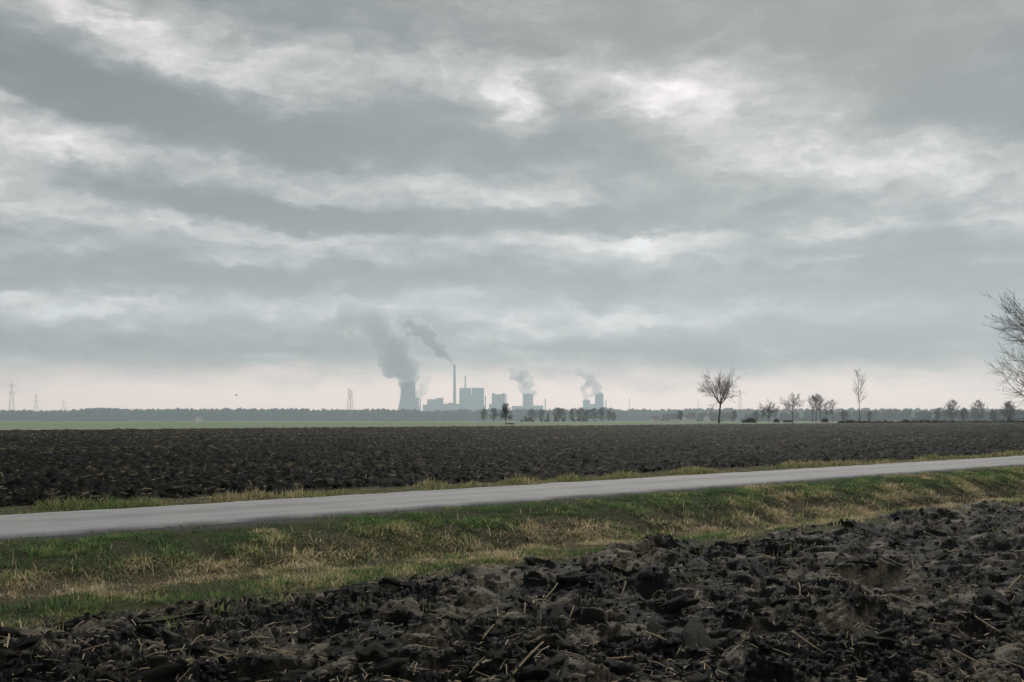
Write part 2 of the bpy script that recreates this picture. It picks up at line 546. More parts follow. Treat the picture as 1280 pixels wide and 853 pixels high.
def _meadow(nt, n, l):
    p, o = _principled(nt, 0.95, 0.1)
    tc = n.new('ShaderNodeTexCoord')
    n1 = _noise(nt, 0.012, 5, 0.6, tc.outputs['Object']); n2 = _noise(nt, 0.3, 4, 0.6, tc.outputs['Object'])
    mp = n.new('ShaderNodeMapping'); mp.inputs['Scale'].default_value = (0.0015, 0.012, 1); l.new(tc.outputs['Object'], mp.inputs[0])
    n3 = _noise(nt, 1.0, 3, 0.5, mp.outputs[0])
    c = _ramp(nt, n3, [(0.35, (0.19, 0.245, 0.155)), (0.55, (0.235, 0.27, 0.185)), (0.68, (0.30, 0.315, 0.23))])
    c = _mixc(nt, 0.6, c, _ramp(nt, n1, [(0.3, (0.7,) * 3), (0.7, (1.25,) * 3)]), 'MULTIPLY')
    c = _mixc(nt, 0.5, c, _ramp(nt, n2, [(0.3, (0.6,) * 3), (0.7, (1.3,) * 3)]), 'MULTIPLY')
    l.new(c, p.inputs['Base Color'])


M['meadow'] = material('winter_meadow', _meadow)


def simple(name, col, rough=0.85, spec=0.25, var=0.25, scale=2.0):
    def b(nt, n, l):
        p, o = _principled(nt, rough, spec)
        f = _noise(nt, scale, 5, 0.6)
        lo = tuple(c * (1 - var) for c in col); hi = tuple(c * (1 + var) for c in col)
        l.new(_ramp(nt, f, [(0.3, lo), (0.7, hi)]), p.inputs['Base Color'])
    return material(name, b)


M['bark'] = simple('bare_bark', (0.045, 0.040, 0.034), 0.95, 0.1, 0.35, 3.0)
M['twig'] = simple('bare_twigs', (0.060, 0.048, 0.038), 0.95, 0.1, 0.25, 1.0)
M['bush'] = simple('evergreen_leaf', (0.030, 0.042, 0.020), 0.9, 0.15, 0.4, 1.0)
M['wood'] = simple('winter_woodland', (0.040, 0.042, 0.032), 0.95, 0.1, 0.45, 0.05)
M['straw'] = simple('dry_maize_stalk', (0.30, 0.235, 0.15), 0.8, 0.2, 0.35, 6.0)
M['straw_dull'] = simple('weathered_straw', (0.29, 0.23, 0.15), 0.85, 0.2, 0.55, 2.0)
M['concrete'] = simple('weathered_concrete', (0.23, 0.235, 0.235), 0.9, 0.2, 0.12, 0.03)
M['cladding'] = simple('grey_cladding', (0.19, 0.21, 0.23), 0.7, 0.3, 0.12, 0.05)
M['cladding_dark'] = simple('dark_cladding', (0.11, 0.125, 0.14), 0.7, 0.3, 0.12, 0.05)
M['steel'] = simple('galvanised_steel', (0.10, 0.105, 0.11), 0.6, 0.4, 0.15, 0.2)
M['redband'] = simple('warning_red_paint', (0.33, 0.08, 0.06), 0.7, 0.3, 0.1, 0.2)
M['plaster'] = simple('white_render', (0.72, 0.70, 0.66), 0.9, 0.2, 0.08, 0.5)
M['rooftile'] = simple('red_brown_rooftile', (0.19, 0.13, 0.105), 0.9, 0.2, 0.2, 0.5)
M['pane'] = simple('dark_window_glass', (0.03, 0.035, 0.04), 0.15, 0.5, 0.1, 1.0)
M['feather'] = simple('dark_feather', (0.03, 0.03, 0.03), 0.8, 0.2, 0.2, 5.0)

# ------------------------------------------------------------------ the lie of the land
UX, UY = math.cos(R(39.85)), math.sin(R(39.85))     # along the road
NX, NY = -UY, UX                                     # across it, away from the viewer
ROAD_A = math.atan2(UY, UX)


def st(x, y): return x * UX + y * UY, x * NX + y * NY


def xy(s, t): return s * UX + t * NX, s * UY + t * NY


def plain_z(y):
    y = np.asarray(y, dtype=float)
    return np.where(y < 280, 0.0, np.where(y < 2950, -0.0052 * (y - 280), -0.0052 * 2670))


def pz(y): return float(plain_z(y))


T_NODES = np.array([-50, 12.2, 13.0, 14.0, 14.4, 15.3, 16.4, 17.2, 17.9, 22.0, 22.6, 24.4, 26, 400.])


def profile(s, t):
    dd = 0.36 + 0.52 * (1 - np.exp(-np.maximum(s, 0) / 18.0))
    one = np.ones_like(s)
    zs = [-.52 * one, -.52 * one, -.50 * one, -dd + .03, -dd, -dd, -.20 * one - .1 * (dd - .36), -.07 * one, -.02 * one, -.02 * one, -.05 * one, -.10 * one, -.10 * one, -.10 * one]
    ti = np.interp(t, T_NODES, np.arange(len(T_NODES)))
    i0 = np.clip(np.floor(ti).astype(int), 0, len(zs) - 2); f = ti - i0
    Zs = np.stack(zs, 0)
    flat = Zs.reshape(len(zs), -1); n = flat.shape[1]; ar = np.arange(n)
    a = flat[i0.ravel(), ar]; b = flat[i0.ravel() + 1, ar]
    return (a + (b - a) * f.ravel()).reshape(s.shape)


def smooth01(x): x = np.clip(x, 0, 1); return x * x * (3 - 2 * x)


def soil_edge(s): return 12.95 + 0.9 * fbm(s * 0.35, s * 0 + 3.3, 4, 5)


def lines(*segs):
    out = []
    for a, b, st_ in segs: out += list(np.arange(a, b, st_))
    return np.array(out + [segs[-1][1]])


# ground: one sheet to the horizon
gx = lines((-4200, -1000, 200), (-1000, -160, 40), (-160, 330, 6), (330, 1000, 40), (1000, 4200, 200))
gy = lines((-250, 0, 50), (0, 90, 10), (90, 420, 5), (420, 1000, 20), (1000, 3100, 60), (3100, 6400, 165))
GX, GY = np.meshgrid(gx, gy)
gs, gt = st(GX, GY)
GZ = plain_z(GY) - 0.03
GZ = GZ - 0.5 * smooth01((149 - gt) / 14) - 1.2 * smooth01((34 - gt) / 9)
GZ = GZ + 0.5 * fbm(GX / 90, GY / 90, 3, 40) * smooth01((gt - 165) / 60)
tag(link('ground', grid_mesh('ground', GX, GY, GZ), M['meadow']), 'pale green winter meadow reaching to the far woods', 'meadow', kind='structure')

# ------------------------------------------------------------------ near ploughed field
az = np.arange(-R(34), R(34), 1 / 780.0)
rr = [7.0]
while rr[-1] < 46: rr.append(rr[-1] + 0.0200 * (max(rr[-1], 8) / 9.0) ** 1.35)
A, RR = np.meshgrid(az, np.array(rr))
X = np.sin(A) * RR; Y = np.cos(A) * RR
S, T = st(X, Y)
near_keep = T < 13.9


def near_soil(S, T):
    ws = S + 0.22 * fbm(S * 1.1, T * 1.1, 3, 1); wt = T + 0.22 * fbm(S * 1.1 + 9, T * 1.1, 3, 2)
    a = R(9)                                   # furrows run a little askew of the road
    fs = ws * math.cos(a) + wt * math.sin(a); ft = -ws * math.sin(a) + wt * math.cos(a)
    h1, d1 = slabs(fs, ft, 1.0, 0.55, 11, 0.22, 0.044, 0.07)
    js = fs + .08 * fbm(S * 5, T * 5, 4, 71, .62); jt = ft + .06 * fbm(S * 5 + 3, T * 5, 3, 72, .6)
    h2, d2 = plates(js, jt, 0.80, 0.30, 31, 0.20, 0.034)
    h3, d3 = plates(js, jt, 0.23, 0.12, 51, 0.35, 0.020)
    h4, d4 = plates(js, jt, 0.085, 0.06, 151, 0.4, 0.012)
    rough = np.clip(0.55 + 2.1 * fbm(fs * 0.8, ft * 1.2, 3, 91), 0.12, 1.3)     # broken crumbs against smooth plough faces
    h = h1 + h2 + h3 * rough + h4 * rough
    h = h + 0.05 * fbm(fs * 2.2, ft * 3.0, 3, 61) + 0.030 * fbm(S * 18, T * 18, 4, 81, 0.68) * (0.18 + rough)
    h = h + 0.042 * np.sin(ft * 2 * math.pi / 1.15 + 2.2 * fbm(fs * .25, ft * .25, 2, 7))
    dry = 0.30 * d1 + 0.42 * d2 + 0.28 * d3
    dry = np.clip((dry - 0.5) * 2.6 + 0.38 + 0.45 * (0.7 - rough), 0, 1)
    return h, dry


def near_z(S, T):
    h, dry = near_soil(S, T)
    e = soil_edge(S)
    lump = smooth01((e + 0.25 - T) / 0.6)
    base = profile(S, T)
    swell = 0.0 * smooth01(1 - np.abs(T - (e - 0.75)) / 0.8)
    return base + (h - 0.04 + swell) * lump - 0.10 * (1 - lump), dry


Sk, Tk = S[near_keep], T[near_keep]
Zk, Dk = near_z(Sk, Tk)
Z = np.zeros_like(X); Z[near_keep] = Zk
D = np.zeros_like(X); D[near_keep] = Dk
near_field = tag(link('ploughed_field', grid_mesh('ploughed_field', X, Y, Z, near_keep, {'dry': D}), M['soil']),
                 'dark freshly ploughed clay with straw, nearest the viewer', 'field', kind='structure')

# ------------------------------------------------------------------ far ploughed field
az2 = np.arange(-R(35), R(35), 1 / 500.0)
rr = [20.0]
while rr[-1] < 420: rr.append(rr[-1] + 0.058 * (rr[-1] / 20.0) ** 1.3)
A2, R2 = np.meshgrid(az2, np.array(rr))
X2 = np.sin(A2) * R2; Y2 = np.cos(A2) * R2
S2, T2 = st(X2, Y2)
far_keep = (T2 > 23.9) & (T2 < 151.5)
s2, t2, y2 = S2[far_keep], T2[far_keep], Y2[far_keep]
ws = s2 + 0.25 * fbm(s2 * .9, t2 * .9, 3, 101); wt = t2 + 0.25 * fbm(s2 * .6 + 7, t2 * .6, 3, 102)
h1, d1 = slabs(ws, wt, 0.55, 0.38, 111, 0.25, 0.032, 0.04)
h2, d2 = plates(ws, wt, 0.30, 0.21, 131, 0.42, 0.036)
h3, d3 = plates(ws, wt, 0.15, 0.12, 151, 0.42, 0.028)
hh = h1 + h2 + h3 + 0.04 * fbm(s2 * 3, t2 * 3, 3, 141) + 0.08 * np.sin(wt * 2 * math.pi / 1.6 + 1.2 * fbm(s2 * .1, t2 * .1, 2, 9))
d1 = .3 * d1 + .7 * d2; d2 = d3
edge_n = 24.7 + 0.7 * fbm(s2 * .4, s2 * 0, 3, 15)
edge_f = 149.5 + 1.5 * fbm(s2 * .05, s2 * 0, 3, 16)
lump = smooth01((t2 - edge_n) / 0.8 + .3) * smooth01((edge_f - t2) / 1.2 + .3)
z2 = plain_z(y2) - 0.10 + (hh + 0.05) * lump - 0.12 * (1 - lump)
d_far = np.clip((0.5 * d1 + 0.5 * d2 - .5) * 1.9 + .22 + 0.40 * fbm(s2 * .05, t2 * .14, 4, 17) + 0.0034 * (t2 - 34), 0, 1)
Z2 = np.zeros_like(X2); Z2[far_keep] = z2
D2 = np.zeros_like(X2); D2[far_keep] = d_far
far_field = tag(link('ploughed_field', grid_mesh('far_ploughed_field', X2, Y2, Z2, far_keep, {'dry': D2}), M['soil_far']),
    'broad dark ploughed field beyond the road', 'field', kind='structure')

# ------------------------------------------------------------------ road and verges
sv = np.concatenate((np.arange(-40, 90, 0.35), np.arange(90, 300, 5.0)))
tv = np.array([0, 0.05, 0.5, 1.0, 1.5, 2.05, 2.6, 3.1, 3.6, 4.05, 4.1])
RS, RT = np.meshgrid(sv, tv)
jit = np.zeros_like(RT)
jit[:2] = (0.26 * fbm(RS[:2] * 1.3, RS[:2] * 0, 4, 201, .6)) + 0.05
jit[-2:] = (0.20 * fbm(RS[-2:] * 1.1, RS[-2:] * 0 + 4, 4, 202, .6)) - .04
RZ = 0.035 * (1 - ((RT - 2.05) / 2.05) ** 2)
RZ[0] = -0.09; RZ[-1] = -0.09
road = link('road', grid_mesh('road', RS, RT + jit, RZ), M['road'])
ox, oy = xy(0, 17.9)
road.location = (ox, oy, 0); road.rotation_euler = (0, 0, ROAD_A)
tag(road, 'narrow pale grey asphalt lane crossing between the fields', 'road', kind='structure')


def verge(name, t0, t1, dt, label, seed):
    s = np.concatenate((np.arange(-25, 75, 0.16), np.arange(75, 300, 3.0)))
    t = np.arange(t0, t1 + 1e-6, dt)
    VS, VT = np.meshgrid(s, t)
    z = profile(VS, VT)
    amp = np.where((VT > 17.2) & (VT < 22.7), 0.012, 0.075)
    z = z + amp * fbm(VS * 1.5, VT * 1.5, 4, seed) - 0.01
    z = z - 0.06 * ((VT > 17.95) & (VT < 21.95))
    dry = np.clip(np.interp(VT, [12, 13.5, 14.4, 15.3, 15.9, 16.6, 17.3, 22, 25], [.45, .5, .8, .95, .8, .35, .2, .6, .6]), 0, 1)
    gr = smooth01((VT - 17.42 + 0.5 * fbm(VS * .8, VT * .8, 3, 77)) / 0.45) * (VT < 18.2)
    VX, VY = xy(VS, VT)
    o = link(name, grid_mesh(name, VX, VY, z, None, {'dry': dry, 'gravel': gr}), M['verge'])
    return tag(o, label, 'verge', kind='structure')


verge('verge', 12.3, 18.0, 0.10, 'grassy roadside bank falling to a shallow ditch', 301)
verge('verge', 21.9, 25.2, 0.10, 'thin olive grass verge on the far side of the lane', 302)


# ------------------------------------------------------------------ grass blades
def blades(name, s, t, h, w, dry, tone, lean_s, lean_t, label, rng):
    n = len(s)
    bx, by = xy(s, t)
    bz = profile(s, t) + 0.075 * fbm(s * 1.5, t * 1.5, 4, 301 if t.mean() < 20 else 302) * (~((t > 17.2) & (t < 22.7))) - 0.02
    th = rng.uniform(0, math.pi, n)
    wx = np.cos(th) * w * .5; wy = np.sin(th) * w * .5
    lx, ly = lean_s * UX + lean_t * NX, lean_s * UY + lean_t * NY
    ll = np.hypot(lx, ly)
    V = np.zeros((n, 5, 3))
    up = np.clip(1 - 0.35 * ll ** 2, 0.12, 1)
    V[:, 0] = np.stack([bx - wx, by - wy, bz], -1); V[:, 1] = np.stack([bx + wx, by + wy, bz], -1)
    mx = bx + lx * h * .4; my = by + ly * h * .4; mz = bz + h * .58 * up
    V[:, 2] = np.stack([mx - wx * .75, my - wy * .75, mz], -1); V[:, 3] = np.stack([mx + wx * .75, my + wy * .75, mz], -1)
    V[:, 4] = np.stack([bx + lx * h, by + ly * h, bz + h * (up - .25 * np.minimum(ll, 1.6) ** 1.5 * .5)], -1)
    base = np.arange(n)[:, None] * 5
    f = np.concatenate([base + np.array([0, 1, 3, 2]), base + np.array([2, 3, 4])], 1).ravel()
    counts = np.tile([4, 3], n)
    me = np_mesh(name, V.reshape(-1, 3), f, counts, True, {'dry': np.repeat(dry, 5), 'tone': np.repeat(tone, 5)})
    return tag(link(name, me, M['grass']), label, 'grass', kind='stuff')


rng = np.random.default_rng(7)
N = 560000
u = rng.uniform(0, 1, N)
s = -9 + 66 * u ** 1.25; t = rng.uniform(12.35, 18.02, N)
patch = fbm(s * .55, t * .8, 4, 401); patch2 = fbm(s * 1.6, t * 2.2, 3, 402)
dens = np.interp(t, [12.35, 13.0, 13.6, 14.4, 15.3, 16.2, 17.0, 17.5, 17.85, 18.02], [.2, .8, 1, 1, .95, 1, 1, .8, .22, .03])
dens = dens * np.clip(1.0 + 1.3 * patch2, 0.55, 1.2) * np.where(t < soil_edge(s) + .15, 0.12, 1)
keep = rng.uniform(0, 1, N) < dens * 0.66
s, t, patch, patch2 = s[keep], t[keep], patch[keep], patch2[keep]
n = len(s)
east = smooth01((s - 6) / 20)                       # the bank grows steeper and browner along the lane
dry = np.interp(t, [12.3, 13.4, 13.9, 14.4, 15.2, 15.8, 16.3, 16.8, 17.9], [.38, .34, .48, .56, .74, .64, .24, .06, .06])
dry = dry - (1 - east) * 0.12 * (t > 15.4) + 0.9 * fbm(s * .9, t * 1.6, 3, 404) * (t < 14.2) + patch * 0.95 + patch2 * 0.60 + 0.5 * fbm(s * 5, t * 5, 2, 403) + rng.normal(0, .24, n)
dry = np.clip(dry, 0, 1)
h = np.interp(t, [12.3, 13.4, 14.1, 14.5, 15.1, 15.5, 16.2, 17.0, 17.9], [.085, .095, .07, .05, .075, .15, .10, .065, .045])
h = h * rng.uniform(.5, 1.35, n) * np.clip(1 + 1.5 * patch2, .5, 1.7)
tone = np.clip(.45 + .9 * patch2 + rng.normal(0, .3, n), 0, 1)
bank = smooth01((t - 15.0) / .4) * smooth01((16.6 - t) / .5)
dist = np.hypot(*xy(s, t))
w = (0.009 + 0.0006 * dist) * rng.uniform(.7, 1.3, n)
blades('grass', s, t, h, w, dry, tone, rng.normal(.1, .75, n) - .55 * bank, rng.normal(-.15, .7, n) - .85 * bank,
       'green and straw coloured grass on the roadside bank', rng)
N = 95000
s = -12 + 95 * rng.uniform(0, 1, N) ** 1.3; t = 22.02 + rng.uniform(0, 1, N) ** 1.1 * 2.9
tuft = np.clip(fbm(s * .75, t * .9, 3, 411) * 2.4 + .15, 0, 1)
keep = rng.uniform(0, 1, N) < np.interp(t, [22, 22.4, 24, 25.0], [.5, 1, .9, .08]) * (.35 + .65 * tuft)
s, t, tuft = s[keep], t[keep], tuft[keep]; n = len(s)
dry = np.clip(.55 + .5 * fbm(s * .3, t * .5, 3, 412) + rng.normal(0, .12, n), 0, 1)
h = (.05 + .25 * tuft ** 1.6) * rng.uniform(.5, 1.2, n)
w = (0.010 + 0.0006 * np.hypot(*xy(s, t))) * rng.uniform(.7, 1.3, n)
blades('grass', s, t, h, w, dry, np.clip(.5 + rng.normal(0, .25, n), 0, 1), rng.normal(0, .5, n), rng.normal(0, .5, n),
       'olive tufts of grass along the far edge of the lane', rng)
# dead flower stalks and long straws over the bank
n = 1300
s = -6 + 56 * rng.uniform(0, 1, n) ** 1.2; t = rng.normal(15.4, .8, n)
k = (t > 13.3) & (t < 17.4); s, t = s[k], t[k]; n = len(s)
blades('grass', s, t, rng.uniform(.12, .30, n), np.full(n, .008) + .0003 * np.hypot(*xy(s, t)), np.clip(rng.normal(.95, .1, n), 0, 1), rng.uniform(.35, 1, n), rng.normal(-.1, .6, n), rng.normal(-.3, .5, n),
       'long dead straws and stalks leaning over the roadside bank', rng)
# a few stray green shoots in the near soil
n = 420
cl = rng.integers(0, 26, n)
cs, ct = rng.uniform(2, 24, 26), rng.uniform(9.5, 12.6, 26)
s = cs[cl] + rng.normal(0, .07, n); t = ct[cl] + rng.normal(0, .07, n)
blades('grass', s, t, rng.uniform(.12, .28, n), np.full(n, .012), np.clip(rng.normal(.4, .2, n), 0, 1), rng.uniform(.4, 1, n), rng.normal(0, .6, n), rng.normal(0, .6, n),
       'stray shoots of grass standing in the near ploughed soil', rng)

# ------------------------------------------------------------------ clods of earth
def ico(sub):
    import bmesh
    bm = bmesh.new(); bmesh.ops.create_icosphere(bm, subdivisions=sub, radius=1.0)
    v = np.array([p.co[:] for p in bm.verts]); f = np.array([[q.index for q in p.verts] for p in bm.faces])
    bm.free(); return v, f


def clod_shape(v, seed):
    r = np.random.default_rng(seed)
    v = v * np.array([1.0, r.uniform(.55, .85), r.uniform(.38, .6)])
    for _ in range(4):                                       # sliced by plough and frost
        d = r.normal(0, 1, 3); d /= np.linalg.norm(d); c = r.uniform(.28, .6)
        k = v @ d; v = v - np.outer(np.maximum(k - c, 0) * .97, d)
    nz = fbm(v[:, 0] * 2.2 + seed, v[:, 1] * 2.2 + v[:, 2] * 1.7, 3, seed) + .5 * fbm(v[:, 2] * 4 + seed, v[:, 0] * 4 - v[:, 1] * 3, 2, seed + 5)
    return v * (1 + .62 * nz)[:, None]


iv2, if2 = ico(3); iv1, if1 = ico(2); iv0, if0 = ico(1)
clod_meshes = []
for k in range(14):
    v = clod_shape(iv2, 500 + k)
    v = v * (1 + .16 * fbm(v[:, 0] * 6 + k, v[:, 1] * 6 + v[:, 2] * 5, 3, 650 + k, .6))[:, None]
    me = np_mesh('clod', v, if2.ravel(), np.full(len(if2), 3), True)
    me.materials.append(M['clod']); clod_meshes.append(me)
rnd = random.Random(12)


def in_view(x, y, m=1.06): return y > 0 and abs(x / y) < 640 / F * m


placed = 0
while placed < 290:
    yy = 9.0 + 22 * rnd.random() ** 1.7; xx = yy * rnd.uniform(-.56, .56)
    s_, t_ = st(xx, yy)
    if t_ > float(soil_edge(np.array([s_]))[0]) + .1 or yy < 8.5: continue
    z_ = float(near_z(np.array([s_]), np.array([t_]))[0][0])
    sc = rnd.choice((.06, .08, .09, .11, .13, .17)) * rnd.uniform(.8, 1.25) * (1 + .02 * yy)
    o = bpy.data.objects.new('clod', clod_meshes[placed % len(clod_meshes)]); C.objects.link(o)
    o.parent = near_field
    o.location = (xx, yy, z_ + sc * rnd.uniform(-.2, .02))
    o.rotation_euler = (rnd.uniform(-.4, .4), rnd.uniform(-.4, .4), ROAD_A + rnd.uniform(-.9, .9))
    o.scale = (sc * rnd.uniform(1.1, 1.8), sc * rnd.uniform(.8, 1.1), sc * rnd.uniform(.6, .95))
    placed += 1


def crumbs(name, n, parent, label, where, size, verts, faces, zfun, mat, seed):
    r = np.random.default_rng(seed)
    x, y = where(r, n); n = len(x)
    z, dr = zfun(x, y)
    variants = [clod_shape(verts, seed + i) for i in range(8)]
    pick = r.integers(0, 8, n); V = np.stack([variants[i] for i in pick])
    a = r.uniform(0, 6.28, n); sc = size(r, n, y)
    ca, sa = np.cos(a)[:, None], np.sin(a)[:, None]
    P = np.empty_like(V)
    P[:, :, 0] = (V[:, :, 0] * ca - V[:, :, 1] * sa) * sc[:, None] + x[:, None]
    P[:, :, 1] = (V[:, :, 0] * sa + V[:, :, 1] * ca) * sc[:, None] + y[:, None]
    P[:, :, 2] = V[:, :, 2] * sc[:, None] * 1.15 + z[:, None] + sc[:, None] * .12
    nv = V.shape[1]
    f = (faces[None] + (np.arange(n) * nv)[:, None, None]).ravel()
    me = np_mesh(name, P.reshape(-1, 3), f, np.full(n * len(faces), 3), False, {'dry': np.repeat(np.clip(dr + r.normal(0, .2, n), 0, 1), nv)})
    o = link(name, me, mat, parent)
    o['kind'] = 'stuff'
    return o


def w_near(r, n):
    y = 8.5 + 24 * r.uniform(0, 1, n) ** 1.6; x = y * r.uniform(-.58, .58, n)
    s_, t_ = st(x, y); k = t_ < soil_edge(s_) + .35
    return x[k], y[k]


crumbs('crumbled_earth', 17000, near_field, '', w_near, lambda r, n, y: .016 + .06 * r.uniform(0, 1, n) ** 2.5 * (1 + .02 * y), iv0, if0,
       lambda x, y: near_z(*st(x, y)), M['soil'], 900)

def w_farclod(r, n):
    y = 22 + 130 * r.uniform(0, 1, n) ** 1.9; x = y * r.uniform(-.57, .57, n)
    s_, t_ = st(x, y); k = (t_ > 25.0) & (t_ < 149)
    return x[k], y[k]


crumbs('crumbled_earth', 18000, far_field, '', w_farclod, lambda r, n, y: (.03 + .07 * r.uniform(0, 1, n) ** 2) * (1 + .006 * y), iv0, if0,
       lambda x, y: (plain_z(y) - .03 + .05 * fbm(x * .7, y * .7, 2, 3), np.random.default_rng(4).uniform(0, .75, len(x)) ** 1.6), M['soil_far'], 950)

# ------------------------------------------------------------------ maize stalks and straw
def stalk_mesh(k):
    r = random.Random(700 + k); mb = MB()
    L = 1.0; pts = []; bend = r.uniform(-.1, .1); kink = r.choice((0, 0, 0, .12))
    for i in range(6):
        f = i / 5
        pts.append((L * (f - .5), bend * (f - .5) ** 2 + (kink * max(0, f - .6)), .02 * math.sin(f * 3 + k)))
    mb.tube(pts, [.034, .031, .036, .030, .028, .024], 6)
    for j in range(r.choice((0, 1, 1))):                    # torn leaf sheaths
        f = r.uniform(.2, .8); p = Vector((f - .5, bend * (f - .5) ** 2, .03)); d = Vector((r.uniform(-.6, .6), r.uniform(-.5, .5), r.uniform(.02, .16)))
        q = p + d * .14; e = p + d * .3 + Vector((0, 0, -.05)); w = Vector((-d.y, d.x, .1)).normalized() * .024
        mb.add([p - w, p + w, q + w * 1.3, q - w * 1.3, e], [(0, 1, 2, 3), (3, 2, 4)])
    me = mb.mesh('maize_stalk', True); me.materials.append(M['straw']); return me


stalks = [stalk_mesh(k) for k in range(9)]
rnd = random.Random(31)
cnt = 0
# the ones that stand out in the photograph: (px, py, length in px, angle in the picture, deg)
big = [(275, 826, 34, -20), (348, 815, 42, -12), (405, 763, 26, -30), (660, 838, 60, 50), (690, 745, 32, 55), (610, 810, 26, 60),
       (770, 822, 44, 6), (820, 820, 30, -30), (550, 775, 30, -18), (1008, 812, 40, -48), (915, 815, 28, 42), (1000, 745, 24, 70),
       (1165, 668, 44, -38), (1142, 714, 26, 70), (922, 797, 30, 12), (1150, 748, 44, -22), (1130, 760, 34, -35), (1180, 785, 30, -12),
       (1215, 832, 42, -38), (1268, 735, 40, 35), (1075, 748, 30, -6), (1265, 838, 36, -30), (845, 683, 40, -8), (715, 770, 20, 70),
       (600, 838, 22, 35), (960, 700, 22, -25), (1045, 775, 22, 30), (1235, 795, 30, -55), (120, 842, 30, 25), (60, 815, 26, -35),
       (480, 838, 30, 10), (780, 742, 22, 68), (520, 708, 20, -40), (870, 752, 20, 60), (640, 690, 24, 20), (1195, 700, 24, 10)]
big.sort()
TENS = ['', 'tenth', 'twentieth', 'thirtieth', 'fortieth']
UNITS = ['', 'first', 'second', 'third', 'fourth', 'fifth', 'sixth', 'seventh', 'eighth', 'ninth', 'tenth', 'eleventh', 'twelfth', 'thirteenth', 'fourteenth',
         'fifteenth', 'sixteenth', 'seventeenth', 'eighteenth', 'nineteenth']


def ordinal(n):
    if n < 20: return UNITS[n]
    d, u_ = divmod(n, 10)
    return TENS[d] if u_ == 0 else ['', '', 'twenty', 'thirty', 'forty'][d] + '-' + UNITS[u_]


for (ppx, ppy, lpx, ang) in big:
    z_ = -.45
    for _ in range(4):
        yy = (EYE - z_) * F / (ppy - HOR); xx = (ppx - 640) / F * yy
        s_, t_ = st(xx, yy); z_ = float(near_z(np.array([s_]), np.array([t_]))[0][0])
    if t_ > 13.0: continue
    dh = lpx * math.cos(R(ang)) / F * yy                 # across
    up = lpx * math.sin(R(ang)) / F * yy                 # partly lying away, partly standing
    depth = up * 1.3; rise = up * .55
    L = math.sqrt(dh * dh + depth * depth + rise * rise)
    o = bpy.data.objects.new('maize_stalk', stalks[cnt % len(stalks)]); C.objects.link(o)
    o.location = (xx, yy, z_ + .02 + abs(rise) * .45)
    o.rotation_euler = Vector((dh, depth, rise)).to_track_quat('X', 'Z').to_euler()
    th = rnd.uniform(.22, .36)
    o.scale = (L, th, th)
    cnt += 1
    look = ('long' if lpx > 38 else 'short' if lpx < 25 else 'mid-length') + (' flat-lying' if abs(ang) < 25 else ' upturned' if abs(ang) > 50 else ' slanting')
    tag(o, f'{look} pale maize stalk, {ordinal(cnt)} stalk counted from the left of the soil', 'maize stalk', 'maize stalks left on the ploughed soil')


def straw_bits(name, n, where, zfun, ln, wd, label, mat, seed, lift=.012):
    r = np.random.default_rng(seed)
    x, y = where(r, n); n = len(x)
    z, _ = zfun(x, y)
    a = r.uniform(0, 6.28, n); L = ln(r, n, y); w = wd(r, n, y); sl = r.normal(0, .22, n)
    dx, dy, dz = np.cos(a) * L / 2, np.sin(a) * L / 2, sl * L / 2
    nx_, ny_ = -np.sin(a) * w / 2, np.cos(a) * w / 2
    bow = r.uniform(-.05, .14, n) * L
    V = np.zeros((n, 6, 3)); zz = z + lift + np.abs(dz)
    for i, (q, b) in enumerate(((-1, 0), (0, 1), (1, 0))):
        for j, e in enumerate((-1, 1)):
            V[:, i * 2 + j] = np.stack([x + q * dx + e * nx_, y + q * dy + e * ny_, zz + q * dz + b * bow + e * w * .25], -1)
    b0 = np.arange(n)[:, None] * 6
    f = np.concatenate([b0 + np.array([0, 1, 3, 2]), b0 + np.array([2, 3, 5, 4])], 1).ravel()
    me = np_mesh(name, V.reshape(-1, 3), f, np.full(2 * n, 4), True)
    return tag(link(name, me, mat), label, 'straw', kind='stuff')


straw_bits('straw', 12000, w_near, lambda x, y: near_z(*st(x, y)), lambda r, n, y: .04 + .22 * r.uniform(0, 1, n) ** 2.6, lambda r, n, y: .004 + .011 * r.uniform(0, 1, n) ** 2,
           'short bits of straw littering the near ploughed soil', M['straw_dull'], 41)


def w_far(r, n):
    y = 24 + 230 * r.uniform(0, 1, n) ** 1.5; x = y * r.uniform(-.56, .56, n)
    s_, t_ = st(x, y); k = (t_ > 25.2) & (t_ < 149)
    return x[k], y[k]


straw_bits('straw', 15000, w_far, lambda x, y: (plain_z(y) - .02, 0), lambda r, n, y: .10 + .25 * r.uniform(0, 1, n) ** 2, lambda r, n, y: .010 + .00035 * y,
           'pale flecks of stubble scattered over the far ploughed field', M['straw_dull'], 42, .05)


